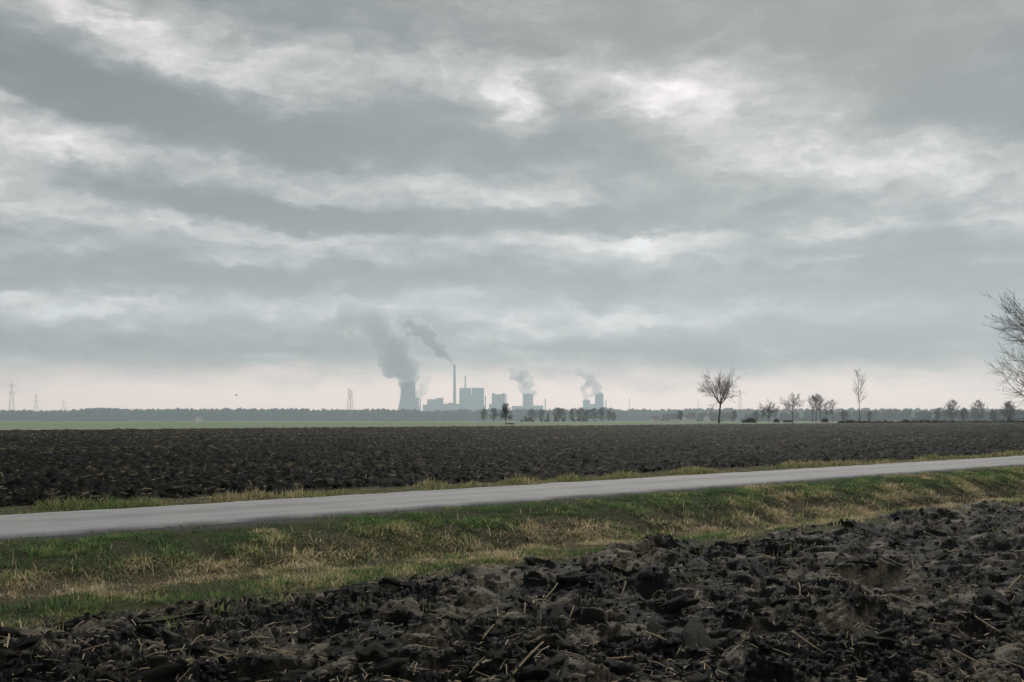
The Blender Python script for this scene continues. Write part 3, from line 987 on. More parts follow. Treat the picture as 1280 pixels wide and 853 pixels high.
# ------------------------------------------------------------------ bare trees
def limb(mb_list, rng_, p, d, L, r0, level, P):
    segs = 4 if level <= 1 else 3
    sides = (7, 5, 4, 3, 3, 3)[min(level, 5)]
    pts = [p]; rad = [r0]
    dd = d.copy(); q = p.copy()
    tip = r0 * (.45 if level < P['levels'] else .5)
    for i in range(segs):
        dd = (dd + Vector((rng_.gauss(0, 1), rng_.gauss(0, 1), rng_.gauss(0, 1))) * P['wander'] + Vector((0, 0, P['lift']))).normalized()
        q = q + dd * L / segs
        pts.append(q.copy()); rad.append(r0 + (tip - r0) * (i + 1) / segs)
    (mb_list[0] if level <= P.get('trunk_levels', 1) else mb_list[1]).tube(pts, rad, sides, caps=level <= 1)
    if level >= P['levels']: return
    n = P['kids'][min(level, len(P['kids']) - 1)]
    for k in range(n):
        f = P['from'] + (1 - P['from']) * (k + rng_.random() * .8) / n if k < n - 1 else 1.0
        i = min(int(f * segs), segs - 1); g = f * segs - i
        b = pts[i].lerp(pts[i + 1], min(g, 1))
        axis = (pts[i + 1] - pts[i]).normalized()
        perp = axis.cross(Vector((rng_.gauss(0, 1), rng_.gauss(0, 1), rng_.gauss(0, 1)))).normalized()
        a = R(P['angle'] * rng_.uniform(.6, 1.25)) * (.45 if f == 1.0 else 1)
        nd = (axis * math.cos(a) + perp * math.sin(a)).normalized()
        rb = (rad[i] + (rad[i + 1] - rad[i]) * g)
        cl_ = L * P['ratio'] * rng_.uniform(.75, 1.2) * (1.15 - .4 * f)
        limb(mb_list, rng_, b, nd, cl_, max(rb * P['thin'], P['twig']), level + 1, P)


def tree_meshes(seed, H, P):
    rng_ = random.Random(seed)
    mbs = [MB(), MB()]
    tf = P['trunk']
    if P['kind'] == 'round':
        top = H * tf
        lean = P.get('lean', 0)
        pts = [Vector((0, 0, -.15))] + [Vector((lean * H * f + .02 * H * math.sin(f * 3 + seed) * tf, .01 * H * f, top * f)) for f in (.06, .3, .65, 1.0)]
        r0 = P['r0'] * H
        mbs[0].tube(pts, [r0 * 1.5, r0 * 1.1, r0 * .92, r0 * .85, r0 * .8], 9)
        nl = P['limbs']
        for k in range(nl):
            a = 2 * math.pi * (k + rng_.uniform(-.2, .2)) / nl + seed
            tl = R(P['open'] * rng_.uniform(.65, 1.15)) * (0.3 if k % 3 == 0 else 1)
            d = Vector((math.sin(tl) * math.cos(a), math.sin(tl) * math.sin(a), math.cos(tl)))
            limb(mbs, rng_, pts[-1] - Vector((0, 0, top * .06 * rng_.random())), d, H * (1 - tf) * P['reach'] * rng_.uniform(.85, 1.1), r0 * rng_.uniform(.42, .6), 1, P)
    else:                                                    # one leader with side branches
        segs = 9; pts = [Vector((0, 0, -.15))]; r0 = P['r0'] * H; rad = [r0 * 1.3]
        for i in range(1, segs + 1):
            f = i / segs
            pts.append(Vector((.02 * H * math.sin(f * 4 + seed), .015 * H * math.cos(f * 3 + seed), H * f))); rad.append(r0 * (1 - .88 * f))
        mbs[0].tube(pts, rad, 8)
        for k in range(P['limbs']):
            f = tf + (1 - tf) * (k + rng_.random()) / P['limbs'] * .97
            i = min(int(f * segs), segs - 1)
            b = pts[i].lerp(pts[i + 1], f * segs - i)
            a = rng_.uniform(0, 6.28); tl = R(P['open'] * rng_.uniform(.75, 1.2))
            d = Vector((math.sin(tl) * math.cos(a), math.sin(tl) * math.sin(a), math.cos(tl)))
            g = (f - tf) / (1 - tf)
            prof = (P['shape'](g)) * rng_.uniform(.75, 1.15)
            limb(mbs, rng_, b, d, H * P['reach'] * prof, max(r0 * (1 - .88 * f) * .5, P['twig'] * 1.4), 2, P)
    return mbs[0].mesh('trunk', True), mbs[1].mesh('crown', True)


def place_tree(name, meshes, loc, label, cat='tree', group=None, rz=0.0, sc=1.0, crown_mat=None):
    e = empty(name, loc, rz); e.scale = (sc, sc, sc)
    link('trunk', meshes[0], M['bark'], e); link('crown', meshes[1], crown_mat or M['twig'], e)
    return tag(e, label, cat, group)


def at(px, Yd): return ((px - 640) / F * Yd, Yd, pz(Yd) - .05)


PR = dict(kind='round', trunk=.35, r0=.014, limbs=5, open=38, reach=.62, levels=5, kids=(0, 6, 5, 5, 4), ratio=.56, angle=40, wander=.10, lift=.06, thin=.55, twig=.018, **{'from': .3})
P1 = dict(PR); P1.update(lean=.02, limbs=8, open=56, twig=.011, r0=.0175, reach=.68, angle=44, wander=.10, lift=.055, ratio=.52, kids=(0, 7, 6, 5, 4), thin=.5, trunk=.34, **{'from': .18})
place_tree('tree', tree_meshes(111, 15.6, P1), at(899, 276), 'tall bare tree with forked limbs standing alone beyond the far field')
PB = dict(kind='leader', trunk=.10, r0=.012, limbs=46, open=52, reach=.54, levels=5, kids=(0, 6, 6, 5, 4), ratio=.52, angle=38, wander=.10, lift=.055, thin=.6, twig=.009,
          shape=lambda g: .62 + .5 * math.sin(math.pi * min(1, g * .9 + .1)) - .62 * g, **{'from': .22})
tx, ty = (1330 - 640) / F * 59, 59
place_tree('tree', tree_meshes(8, 9.0, PB), (tx, ty, -.18), 'large bare roadside tree reaching into the picture at its right edge')
PP = dict(kind='leader', trunk=.30, r0=.0085, limbs=26, open=32, reach=.20, levels=4, kids=(0, 5, 5, 3), ratio=.55, angle=34, wander=.09, lift=.05, thin=.6, twig=.018,
          shape=lambda g: .55 + .75 * math.sin(math.pi * (g * .8 + .15)) - .55 * g, **{'from': .25})
place_tree('tree', tree_meshes(21, 17.0, PP), at(1074, 318), 'tall slender bare poplar with short upright branches')
PS = dict(PR); PS.update(levels=5, kids=(0, 6, 5, 4, 3), twig=.018, limbs=6, open=52, trunk=.30, reach=.66, angle=42, ratio=.5, **{'from': .18})
PD = dict(PR); PD.update(levels=5, kids=(0, 6, 6, 4, 3), twig=.022, limbs=7, open=56, trunk=.22, reach=.66, angle=44, ratio=.5, **{'from': .16})
PN = dict(kind='leader', trunk=.30, r0=.012, limbs=26, open=42, reach=.24, levels=4, kids=(0, 5, 6, 4), ratio=.55, angle=38, wander=.11, lift=.05, thin=.6, twig=.02,
          shape=lambda g: .45 + .9 * math.sin(math.pi * (g * .7 + .2)) - .45 * g, **{'from': .2})
ms_n = tree_meshes(36, 9.0, PN); ms_m = tree_meshes(37, 9.0, PN)
ms_a = tree_meshes(31, 9.0, PS); ms_b = tree_meshes(32, 9.0, PS); ms_c = tree_meshes(33, 9.0, PD); ms_d = tree_meshes(35, 9.0, PD)
d4 = 390
for (ppx, top, mesh, rz, lab) in (
        (961, 499, ms_c, 0, 'small dense bare tree nearest the lone tall tree on its right'),
        (991, 490, ms_a, 1, 'bare tree with open forked crown between two small bushes'),
        (1015.5, 496, ms_n, 2, 'first of the close group of thin bare trees before the poplar'),
        (1020, 494, ms_m, 3.3, 'second of the close group of thin bare trees before the poplar'),
        (1026, 496, ms_n, 4.5, 'third of the close group of thin bare trees before the poplar'),
        (1033, 504, ms_m, 2.4, 'low bare tree within the group before the poplar'),
        (1041, 501, ms_n, 5.1, 'last of the close group of bare trees, nearest the poplar')):
    x, y, z = at(ppx, d4 + rz * 6)
    base_row = HOR + (EYE - z) * F / y
    place_tree('tree', mesh, (x, y, z), lab, group='bare trees beyond the far field', rz=rz * 1.7, sc=(base_row - top) / F * y / 9.0)

# far row, hazy, with rounder denser crowns
PF = dict(kind='leader', trunk=.07, r0=.017, limbs=40, open=56, reach=.31, levels=4, kids=(0, 6, 6, 5), ratio=.55, angle=42, wander=.13, lift=.04, thin=.6, twig=.05,
          shape=lambda g: .55 + .75 * math.sin(math.pi * (g * .75 + .15)) - .5 * g, **{'from': .2})
rowm = [tree_meshes(41 + k, 11.5, PF) for k in range(4)] + [tree_meshes(46, 11.5, dict(PF, open=40, reach=.26)), tree_meshes(47, 11.5, dict(PF, open=66, reach=.36, trunk=.16))]
ords = ['first', 'second', 'third', 'fourth', 'fifth', 'sixth', 'seventh', 'eighth', 'ninth', 'tenth', 'eleventh', 'twelfth']
row = [(665, 512), (676, 512.5), (684, 515), (696.5, 510.5), (704.5, 511.5), (714, 512), (725.5, 511), (735.5, 513), (743, 511.5), (753, 510), (759.5, 513.5), (768, 516)]
rnd = random.Random(5)
for k, (ppx, top) in enumerate(row):
    x, y, z = at(ppx + rnd.uniform(-1.5, 1.5), 880 + rnd.uniform(-60, 90))
    base_row = HOR + (EYE - z) * F / y
    place_tree('tree', rowm[(k * 5 + k // 6) % 6], (x, y, z), f'{ords[k]} hazy tree in the row right of the dark shrubby tree', group='row of trees in front of the power station', rz=rnd.uniform(0, 6), sc=(base_row - top) / F * y / 11.5)
    C.objects[-1].parent.scale.x *= rnd.uniform(.7, 1.35); C.objects[-1].parent.scale.y = C.objects[-1].parent.scale.x
for k, (ppx, top, lab) in enumerate(((605, 512, 'hazy tree farther left of the pair beside the dark shrubby tree'), (617, 511, 'hazy tree next to the dark shrubby tree on its left'))):
    x, y, z = at(ppx, 760)
    base_row = HOR + (EYE - z) * F / y
    place_tree('tree', rowm[2 + k], (x, y, z), lab, group='pair of hazy trees left of the dark shrubby tree', rz=k * 2., sc=(base_row - top) / F * y / 11.5)
# the dark shrubby tree in front of them
PK = dict(kind='leader', trunk=.16, r0=.022, limbs=46, open=56, reach=.46, levels=4, kids=(0, 6, 6, 5), ratio=.55, angle=45, wander=.14, lift=.03, thin=.6, twig=.022,
          shape=lambda g: .9 - .55 * g, **{'from': .2})
place_tree('tree', tree_meshes(51, 4.7, PK), at(632, 250), 'small dark shrubby tree standing on the meadow edge', crown_mat=M['bush'])
# scattered trees on the right, in front of the wood
for k, (ppx, top, d, mesh, lab) in enumerate((
        (1190, 502, 800, 1, 'taller hazy tree rising above the woods right of the poplar'),
        (1222, 501.5, 820, 0, 'round-topped hazy tree above the woods near the right edge'),
        (1262, 503, 640, 2, 'dark tall-trunked tree below the large roadside tree'),
        (1260, 506, 660, 3, 'slim tree close behind the dark tall-trunked tree'),
        (1172, 512, 700, 1, 'small hazy tree in front of the woods right of the poplar'),
        (1205, 511, 720, 2, 'low hazy tree between the two taller ones at the right'),
        (1241, 513, 690, 0, 'low dark tree left of the dark tall-trunked tree'),
        (850, 514, 860, 3, 'hazy bare tree in front of the distant farm roofs'),
        (1055, 513, 720, 0, 'low hazy tree immediately left of the poplar'),
        (1087, 515, 760, 2, 'low hazy tree immediately right of the poplar'),
        (945, 514, 900, 1, 'hazy tree behind the round bush by the tall lone tree'),
        (917, 514, 930, 3, 'hazy tree behind the tall lone tree on its right'))):
    x, y, z = at(ppx, d)
    base_row = HOR + (EYE - z) * F / y
    place_tree('tree', rowm[mesh], (x, y, z), lab, group='scattered hazy trees on the right', rz=k * 1.3, sc=(base_row - top) / F * y / 11.5)


# bushes
def bush_mesh(seed, dense=420):
    r = np.random.default_rng(seed); mb = MB()
    for _ in range(dense):
        a = r.uniform(0, 6.28); e = math.acos(r.uniform(0, 1)); rad = r.uniform(.55, 1.0)
        d = Vector((math.sin(e) * math.cos(a), math.sin(e) * math.sin(a), math.cos(e) * .75)) * rad * (1 + .25 * math.sin(a * 3 + seed))
        w = Vector(r.normal(0, .07, 3)); w2 = Vector(r.normal(0, .07, 3))
        mb.add([d - w, d + w2, d + w, d - w2], [(0, 1, 2, 3)])
    stems = MB()
    for _ in range(16):
        a = r.uniform(0, 6.28); e = r.uniform(.1, 1.3)
        d = Vector((math.sin(e) * math.cos(a), math.sin(e) * math.sin(a), math.cos(e) * .75))
        stems.tube([(0, 0, -.1), d * .5 + Vector((0, 0, .05)), d * .9], [.04, .025, .012], 4)
    return stems.mesh('stems'), mb.mesh('foliage')


bm_ = [bush_mesh(61), bush_mesh(62)]
for k, (ppx, d, wpx, hpx, lab) in enumerate((
        (937, 300, 17, 6.5, 'low dark round bush right of the tall lone tree'),
        (970, 360, 8, 5, 'small dark bush beside the small dense bare tree'),
        (985, 365, 13, 3.5, 'low dark bush at the foot of the open forked tree'),
        (1031, 372, 9, 6, 'dark bush under the close group of bare trees'),
        (638, 242, 11, 1.6, 'flat scrubby bush at the foot of the dark shrubby tree'))):
    e = empty('bush', at(ppx, d), k * 1.1)
    e.scale = (wpx / 2 / F * d, wpx / 2 / F * d, hpx / F * d / .8)
    link('stem', bm_[k % 2][0], M['bark'], e); link('foliage', bm_[k % 2][1], M['bush'], e)
    tag(e, lab, 'bush', 'bushes on the meadow edge')

# hedge bank along the far right end of the ploughed field
hs = np.arange(250, 420, .6)
mb = MB(); r = np.random.default_rng(66)
for s_ in hs:
    for j in range(5):
        t_ = 156 + r.normal(0, .5); x, y = xy(s_ + r.uniform(0, .6), t_); z = pz(y) + r.uniform(-.1, .30) * (1 + .5 * math.sin(s_ * .11))
        c = Vector((x, y, z)); a = Vector(r.normal(0, .3, 3)); b = Vector(r.normal(0, .3, 3))
        mb.add([c - a, c + b, c + a, c - b], [(0, 1, 2, 3)])
tag(mb.build('hedge', M['bush']), 'low dark hedge bank along the far field edge at right', 'hedge')

# ------------------------------------------------------------------ distant woodland
def woodland(name, rows, label, seed, mat):
    r = np.random.default_rng(seed)
    Vs, Fs, off = [], [], 0
    vs_var = []
    for i in range(10):
        v = iv1 * np.array([1, 1, 1.0]); nz = fbm(v[:, 0] * 1.8 + i * 7, v[:, 1] * 1.8 + v[:, 2] * 2.1, 3, seed + i)
        v = v * (1 + .75 * nz)[:, None]; vs_var.append(v)
    for (x0, x1, y0, y1, n, hfun) in rows:
        xs = np.sort(r.uniform(x0, x1, n)); ys = r.uniform(y0, y1, n)
        for x, y in zip(xs, ys):
            H = hfun(x / y * F + 640, r); v = vs_var[r.integers(10)]
            wd = H * r.uniform(.16, .34)
            P = v * np.array([wd, wd, H * .40]) + np.array([x, y, pz(y) + H * .62])
            Vs.append(P); Fs.append(if1 + off); off += len(P)
            b = np.array([[-.25, 0, 0], [.25, 0, 0], [.2, .1, H * .5], [-.2, .1, H * .5]]) + np.array([x, y, pz(y) - .2])
            Vs.append(b); Fs.append(np.array([[0, 1, 2], [0, 2, 3]]) + off); off += 4
            # undergrowth
            q = iv0 * np.array([wd * 1.5, wd, H * .28]) + np.array([x + r.normal(0, 4), y, pz(y) + H * .2])
            Vs.append(q); Fs.append(if0 + off); off += len(q)
    V = np.concatenate(Vs); Fa = np.concatenate(Fs)
    me = np_mesh(name, V, Fa.ravel(), np.full(len(Fa), 3), True)
    return tag(link(name, me, mat), label, 'woodland', kind='stuff')


def hz(lo, hi, bumps):
    def f(px, r):
        h = lo + (hi - lo) * (0.5 + 1.1 * float(fbm(np.array([px / 60.0]), np.array([1.7]), 3, 23)[0]))
        for c, w, a in bumps: h += a * math.exp(-((px - c) / w) ** 2)
        return h * r.uniform(.90, 1.06)
    return f


woodland('woodland', [(-1650, 1650, 2750, 2940, 2100, hz(28, 32, [(190, 90, 2.2), (20, 60, -2.5), (590, 120, -1)]))],
         'distant hazy blue-grey wood along the whole horizon', 77, M['wood'])
woodland('woodland', [(260, 1000, 1700, 1850, 150, hz(13, 17, [(1100, 60, 3.0)])), (560, 820, 1380, 1450, 60, hz(12, 15, [(1255, 22, 3)]))],
         'nearer belt of hazy woods on the right below the poplar', 78, M['wood'])
woodland('woodland', [(10, 70, 900, 930, 26, lambda p, r: r.uniform(2.2, 4.5))],
         'low hazy scrub under the row of trees before the power station', 79, M['wood'])

# ------------------------------------------------------------------ farmhouses
def house(px, d, w, dp, hw, hr, rz, label):
    e = empty('farmhouse', at(px, d), rz)
    m = MB(); m.box(-w / 2, w / 2, -dp / 2, dp / 2, -.3, hw)
    m.add([(-w / 2, -dp / 2, hw), (-w / 2, dp / 2, hw), (-w / 2, 0, hw + hr)], [(0, 1, 2)])
    m.add([(w / 2, -dp / 2, hw), (w / 2, dp / 2, hw), (w / 2, 0, hw + hr)], [(0, 2, 1)])
    m.build('wall', M['plaster'], e)
    m = MB(); o_ = .4
    for sg in (-1, 1):
        k = hr / (dp / 2)
        a = [(-w / 2 - o_, sg * (dp / 2 + o_), hw - k * o_ + .05), (w / 2 + o_, sg * (dp / 2 + o_), hw - k * o_ + .05), (w / 2 + o_, 0, hw + hr + .05), (-w / 2 - o_, 0, hw + hr + .05)]
        b = [(x, y, z + .25) for x, y, z in a]
        m.add(a + b, [(0, 1, 2, 3), (4, 7, 6, 5), (0, 4, 5, 1), (1, 5, 6, 2), (2, 6, 7, 3), (3, 7, 4, 0)])
    rf = m.build('roof', M['rooftile'], e)
    m = MB(); m.box(w * .2, w * .2 + .7, -.35, .35, hw + hr * .6, hw + hr + 1.0); m.build('chimney', M['rooftile'], rf)
    for k in range(3):
        m = MB(); x = -w * .32 + k * w * .32; m.box(x - .5, x + .5, -dp / 2 - .04, -dp / 2 + .1, hw * .35, hw * .75); m.build('window', M['pane'], e)
    for z0 in (hw * .4, hw * 1.05):
        m = MB(); m.box(-w / 2 - .04, -w / 2 + .1, -.5, .5, z0, z0 + 1.2); m.build('window', M['pane'], e)
    tag(e, label, 'house', 'distant farmhouses')


house(249, 1900, 12, 9, 5, 4.5, 1.2, 'white distant house in front of the woods at left')
house(883, 1250, 7.5, 6.5, 4.5, 4.0, 1.5, 'white gabled house behind the tall lone tree')
house(861, 1150, 13, 9, 3.6, 3.6, .5, 'long farmhouse left of the white gabled house')
house(846, 1180, 15, 9, 3.2, 4.2, -.2, 'low broad barn among hazy trees left of the tall lone tree')
house(819, 1200, 9, 7, 3.2, 2.6, .3, 'small outlying farm building nearest the power station')

# ------------------------------------------------------------------ power station
DP = 6000.0
GP = pz(DP)


def X_(px, d=DP): return (px - 640) / F * d


def Z_(py, d=DP): return EYE + (HOR - py) / F * d


def cooling_tower(px, top, rt, rb, d, label, band=False):
    e = empty('cooling_tower', (X_(px, d), d, GP))
    H = Z_(top, d) - GP; k = d / F; R_t = rt * k; R_b = rb * k * 1.05
    prof = []
    for i in range(25):
        f = i / 24
        thr = R_t * .965; zt = .80
        r_ = thr * math.sqrt(1 + ((f - zt) / zt) ** 2 * ((R_b / thr) ** 2 - 1)) if f < zt else thr + (R_t - thr) * ((f - zt) / (1 - zt)) ** 2
        prof.append((r_, H * (.06 + .94 * f)))
    inner = [(r_ - 1.2, z) for r_, z in reversed(prof)]
    m = MB(); m.lathe(prof + inner + [prof[0]], 56); sh = m.build('shell', M['concrete'], e, True)
    m = MB(); m.lathe([(R_t + .1, H * .985), (R_t + 1.3, H * .985), (R_t + 1.3, H + .8), (R_t - 1.4, H + .8), (R_t - 1.4, H * .99)], 56); m.build('rim', M['concrete'], sh)
    for i in range(28):
        a0 = 2 * math.pi * i / 28; a1 = a0 + 2 * math.pi / 56 * (1 if i % 2 else -1)
        m = MB(); r0 = prof[0][0]
        m.tube([(r0 * 1.03 * math.cos(a0), r0 * 1.03 * math.sin(a0), -1), (r0 * .995 * math.cos(a1), r0 * .995 * math.sin(a1), H * .065)], [1.1, 1.1], 6)
        m.build('column', M['concrete'], e)
    tag(e, label, 'cooling tower', 'cooling towers of the power station')


cooling_tower(510, 478.5, 9.4, 14.2, DP, 'largest pale concrete cooling tower under the widest steam plume')
cooling_tower(516, 497, 8.0, 11.2, DP + 450, 'cooling tower half hidden behind the largest one')
cooling_tower(660, 492.5, 6.7, 8.6, DP + 100, 'lone mid-sized cooling tower with a steam plume leaning left')
cooling_tower(733.3, 500.5, 4.8, 6.2, DP + 300, 'smaller of the two cooling towers on the right')
cooling_tower(749, 492.5, 5.5, 7.2, DP + 100, 'taller of the two cooling towers on the right')


def chimney(px, top, wt, wb, d, label, bands=False):
    e = empty('chimney', (X_(px, d), d, GP)); H = Z_(top, d) - GP; k = d / F / 2
    prof = [(wb * k + (wt - wb) * k * f ** .8, H * f) for f in (0, .15, .35, .6, .8, 1)]
    m = MB(); m.lathe(prof + [(wt * k - 1.2, H), (wt * k - 1.2, H - 25)], 24); m.build('shaft', M['concrete'], e, True)
    for f in (.55, .78, .96):
        m = MB(); r_ = wb * k + (wt - wb) * k * f ** .8; m.lathe([(r_, H * f - 1), (r_ + 1.6, H * f - .6), (r_ + 1.6, H * f + 1.2), (r_, H * f + 1.2)], 24); m.build('gallery', M['steel'], e)
    m = MB(); m.lathe([(wt * k + .05, H - 9), (wt * k + .5, H - 9), (wt * k + .5, H + .6), (wt * k - 1.0, H + .6)], 24); m.build('cap', M['cladding_dark'], e)
    tag(e, label, 'chimney', 'chimneys of the power station')


chimney(568.2, 456.5, 2.9, 4.4, DP - 60, 'tallest slender chimney trailing smoke to the left')
chimney(581.6, 470.5, 1.7, 2.4, DP + 60, 'shorter chimney rising behind the twin boiler houses')
chimney(606.7, 495, 1.3, 1.6, DP - 30, 'short stack right of the twin boiler houses')
chimney(632.7, 493, 1.2, 1.6, DP - 30, 'short stack right of the lone square boiler house')
chimney(681.6, 498.5, 1.1, 1.6, DP + 120, 'short thin stack right of the mid-sized cooling tower')
chimney(757.4, 500.5, 1.0, 1.5, DP + 80, 'thin stack right of the taller right-hand cooling tower')
chimney(525.3, 498.5, 1.3, 1.6, DP + 250, 'short stack between the cooling towers and the turbine hall')


def block(name, boxes, label, d=DP, fins=True, mat='cladding'):
    """boxes: (px0, px1, top row, depth m, front offset m)"""
    xc = X_((boxes[0][0] + boxes[0][1]) / 2, d)
    e = empty(name, (xc, d, GP))
    for i, (a, b, top, dep, off) in enumerate(boxes):
        m = MB(); x0, x1 = X_(a, d) - xc, X_(b, d) - xc; H = Z_(top, d) - GP
        m.box(x0, x1, off, off + dep, -1, H)
        w = m.build('wall', M[mat if i % 2 == 0 else 'cladding_dark' if i % 3 == 2 else mat], e)
        m = MB(); m.box(x0 - .6, x1 + .6, off - .6, off + dep + .6, H + .02, H + 1.8); m.build('parapet', M['cladding_dark'], w)
        if fins and x1 - x0 > 30:
            nf = max(2, int((x1 - x0) / 12))
            for k in range(1, nf):
                x = x0 + (x1 - x0) * k / nf; m = MB(); m.box(x - .9, x + .9, off - 1.1, off - .02, 4, H - 2); m.build('pilaster', M['cladding_dark'], w)
            for rowz in (.25, .55, .82):
                m = MB(); m.box(x0 + 3, x1 - 3, off - .5, off - .01, H * rowz, H * rowz + 4); m.build('window', M['pane'], w)
            for k in range(3):
                x = x0 + (x1 - x0) * (.2 + .3 * k); m = MB(); m.box(x - 3, x + 3, off + dep * .4, off + dep * .6, H + 1.82, H + 5); m.build('roof_unit', M['cladding_dark'], w)
    tag(e, label, 'power station', 'buildings of the power station')


block('boiler_house', [(574.2, 588.6, 485.6, 70, 0), (574.4, 606.5, 507, 40, -45)], 'left of the twin tall boiler houses beside the chimney')
block('boiler_house', [(589.8, 604.6, 485.6, 70, 0), (588.4, 590.0, 493.5, 40, 12)], 'right of the twin tall boiler houses beside the chimney')
block('boiler_house', [(615, 631.2, 493.5, 60, 0), (614.6, 618.5, 492, 20, 12), (627.5, 631.4, 492, 20, 12), (611.5, 634.5, 505.5, 30, -35)], 'lone square boiler house between twin boiler houses and cooling tower')
block('turbine_hall', [(534, 553.5, 499.8, 60, 0), (545, 553.7, 498.2, 25, 18), (529.5, 562, 506.5, 50, -60)], 'low stepped hall between largest cooling tower and chimney')
block('turbine_hall', [(556, 575, 505.3, 50, 0), (560, 568, 504, 20, 15)], 'flat-roofed hall at the foot of the tallest chimney', fins=False)
block('turbine_hall', [(640, 652.5, 508, 50, 0), (667, 679, 507.5, 60, 0), (652.6, 666.9, 509.5, 40, -30)], 'low halls spread under the mid-sized cooling tower', fins=False)
block('turbine_hall', [(738.8, 744, 505.5, 40, 0), (728, 758, 509.6, 40, -40)], 'small hall between the two right-hand cooling towers', fins=False)


# ------------------------------------------------------------------ pylons and masts
def pylon(px, top, d, arms, wpx, label, group='distant electricity pylons'):
    g = pz(d); e = empty('pylon', (X_(px, d), d, g), .35)
    H = Z_(top, d) - g; w = H * .075; t_ = H * .0025
    def wid(f): return w * (1 - f) ** 1.0 * (1 if f < .6 else 1) + H * .006
    for sx in (-1, 1):
        for sy in (-1, 1):
            m = MB(); m.tube([(sx * wid(f), sy * wid(f), H * f - (1 if f == 0 else 0)) for f in (0, .3, .6, 1)], [t_, t_ * .9, t_ * .8, t_ * .6], 4); m.build('leg', M['steel'], e)
    m = MB(); N_ = 9
    for i in range(N_):
        f0, f1 = (i / N_) ** .85 * .97, ((i + 1) / N_) ** .85 * .97
        for (ax, ay, bx, by) in ((-1, -1, 1, -1), (1, -1, 1, 1), (1, 1, -1, 1), (-1, 1, -1, -1)):
            m.tube([(ax * wid(f0), ay * wid(f0), H * f0), (bx * wid(f1), by * wid(f1), H * f1)], [t_ * .45] * 2, 3)
            m.tube([(bx * wid(f0), by * wid(f0), H * f0), (ax * wid(f1), ay * wid(f1), H * f1)], [t_ * .45] * 2, 3)
    m.build('bracing', M['steel'], e)
    for (f, half) in arms:
        hw_ = half * wpx / F * d; z = H * f; m = MB()
        for sg in (-1, 1):
            for sy in (-1, 1):
                m.tube([(0, sy * wid(f), z), (sg * hw_, 0, z + H * .004)], [t_ * .8, t_ * .5], 4)
            m.tube([(0, 0, z + H * .035), (sg * hw_, 0, z + H * .006)], [t_ * .5, t_ * .4], 3)
        a = m.build('cross_arm', M['steel'], e)
        for sg in (-1, -.6, .6, 1):
            m = MB(); m.tube([(sg * hw_, 0, z), (sg * hw_, 0, z - H * .03)], [t_ * .6] * 2, 4); m.build('insulator', M['steel'], a)
    tag(e, label, 'pylon', group)


pylon(14.5, 478, 2450, [(.72, 1.0), (.90, .9)], 5.5, 'tallest lattice pylon near the left edge')
pylon(45, 491, 2700, [(.70, 1.0), (.88, .9)], 4, 'second lattice pylon from the left edge')
pylon(79.5, 500, 3000, [(.66, 1.0), (.86, .9)], 3.5, 'third and smallest lattice pylon from the left edge')
pylon(436.2, 485, 2600, [(.80, .5), (.92, .5)], 3, 'taller of two close lattice masts left of the power station')
pylon(439.3, 487.5, 2700, [(.80, .5), (.92, .5)], 3, 'shorter of two close lattice masts left of the power station')
pylon(925, 486.5, 2400, [(.90, 1.0)], 10, 'wide-armed pylon behind the tall lone tree')


def mast(px, top, d, label):
    g = pz(d); e = empty('mast', (X_(px, d), d, g)); H = Z_(top, d) - g
    m = MB(); m.tube([(0, 0, -1), (0, 0, H * .5), (0, 0, H)], [H * .012, H * .009, H * .005], 6); m.build('pole', M['steel'], e)
    for k, f in enumerate((.8, .93)):
        m = MB(); m.tube([(-H * .02, 0, H * f), (H * .02, 0, H * f)], [H * .006] * 2, 5); m.build('antenna', M['steel'], e)
    tag(e, label, 'mast', 'thin masts above the woods')


mast(786.6, 497, 2700, 'thin mast right of the power station')
mast(872.5, 498, 2700, 'thin mast left of the tall lone tree')
mast(1234.5, 503, 2500, 'thin mast between trees near the right edge')
mast(129, 509, 2600, 'tiny mast on the wooded skyline at left')
mast(339, 510, 2600, 'tiny mast on the wooded skyline left of the lattice masts')

# bird over the left woods
e = empty('bird', (X_(295.5, 140), 140, Z_(494.3, 140)), .5)
m = MB(); m.tube([(-.20, 0, 0), (-.12, 0, .01), (0, 0, .015), (.12, 0, 0), (.24, 0, 0)], [.012, .04, .055, .035, .008], 7); m.build('body', M['feather'], e, True)
for sg in (-1, 1):
    m = MB(); m.add([(.08, sg * .04, .02), (-.08, sg * .04, .02), (-.06, sg * .22, .11), (.06, sg * .20, .12), (-.09, sg * .42, .05)] +
                    [(.08, sg * .04, .005), (-.08, sg * .04, .005), (-.06, sg * .22, .098), (.06, sg * .20, .108)],
                    [(0, 1, 2, 3), (3, 2, 4), (8, 7, 6, 5), (8, 4, 7)]); m.build('wing', M['feather'], e)
tag(e, 'small dark bird flying above the woods at left', 'bird')

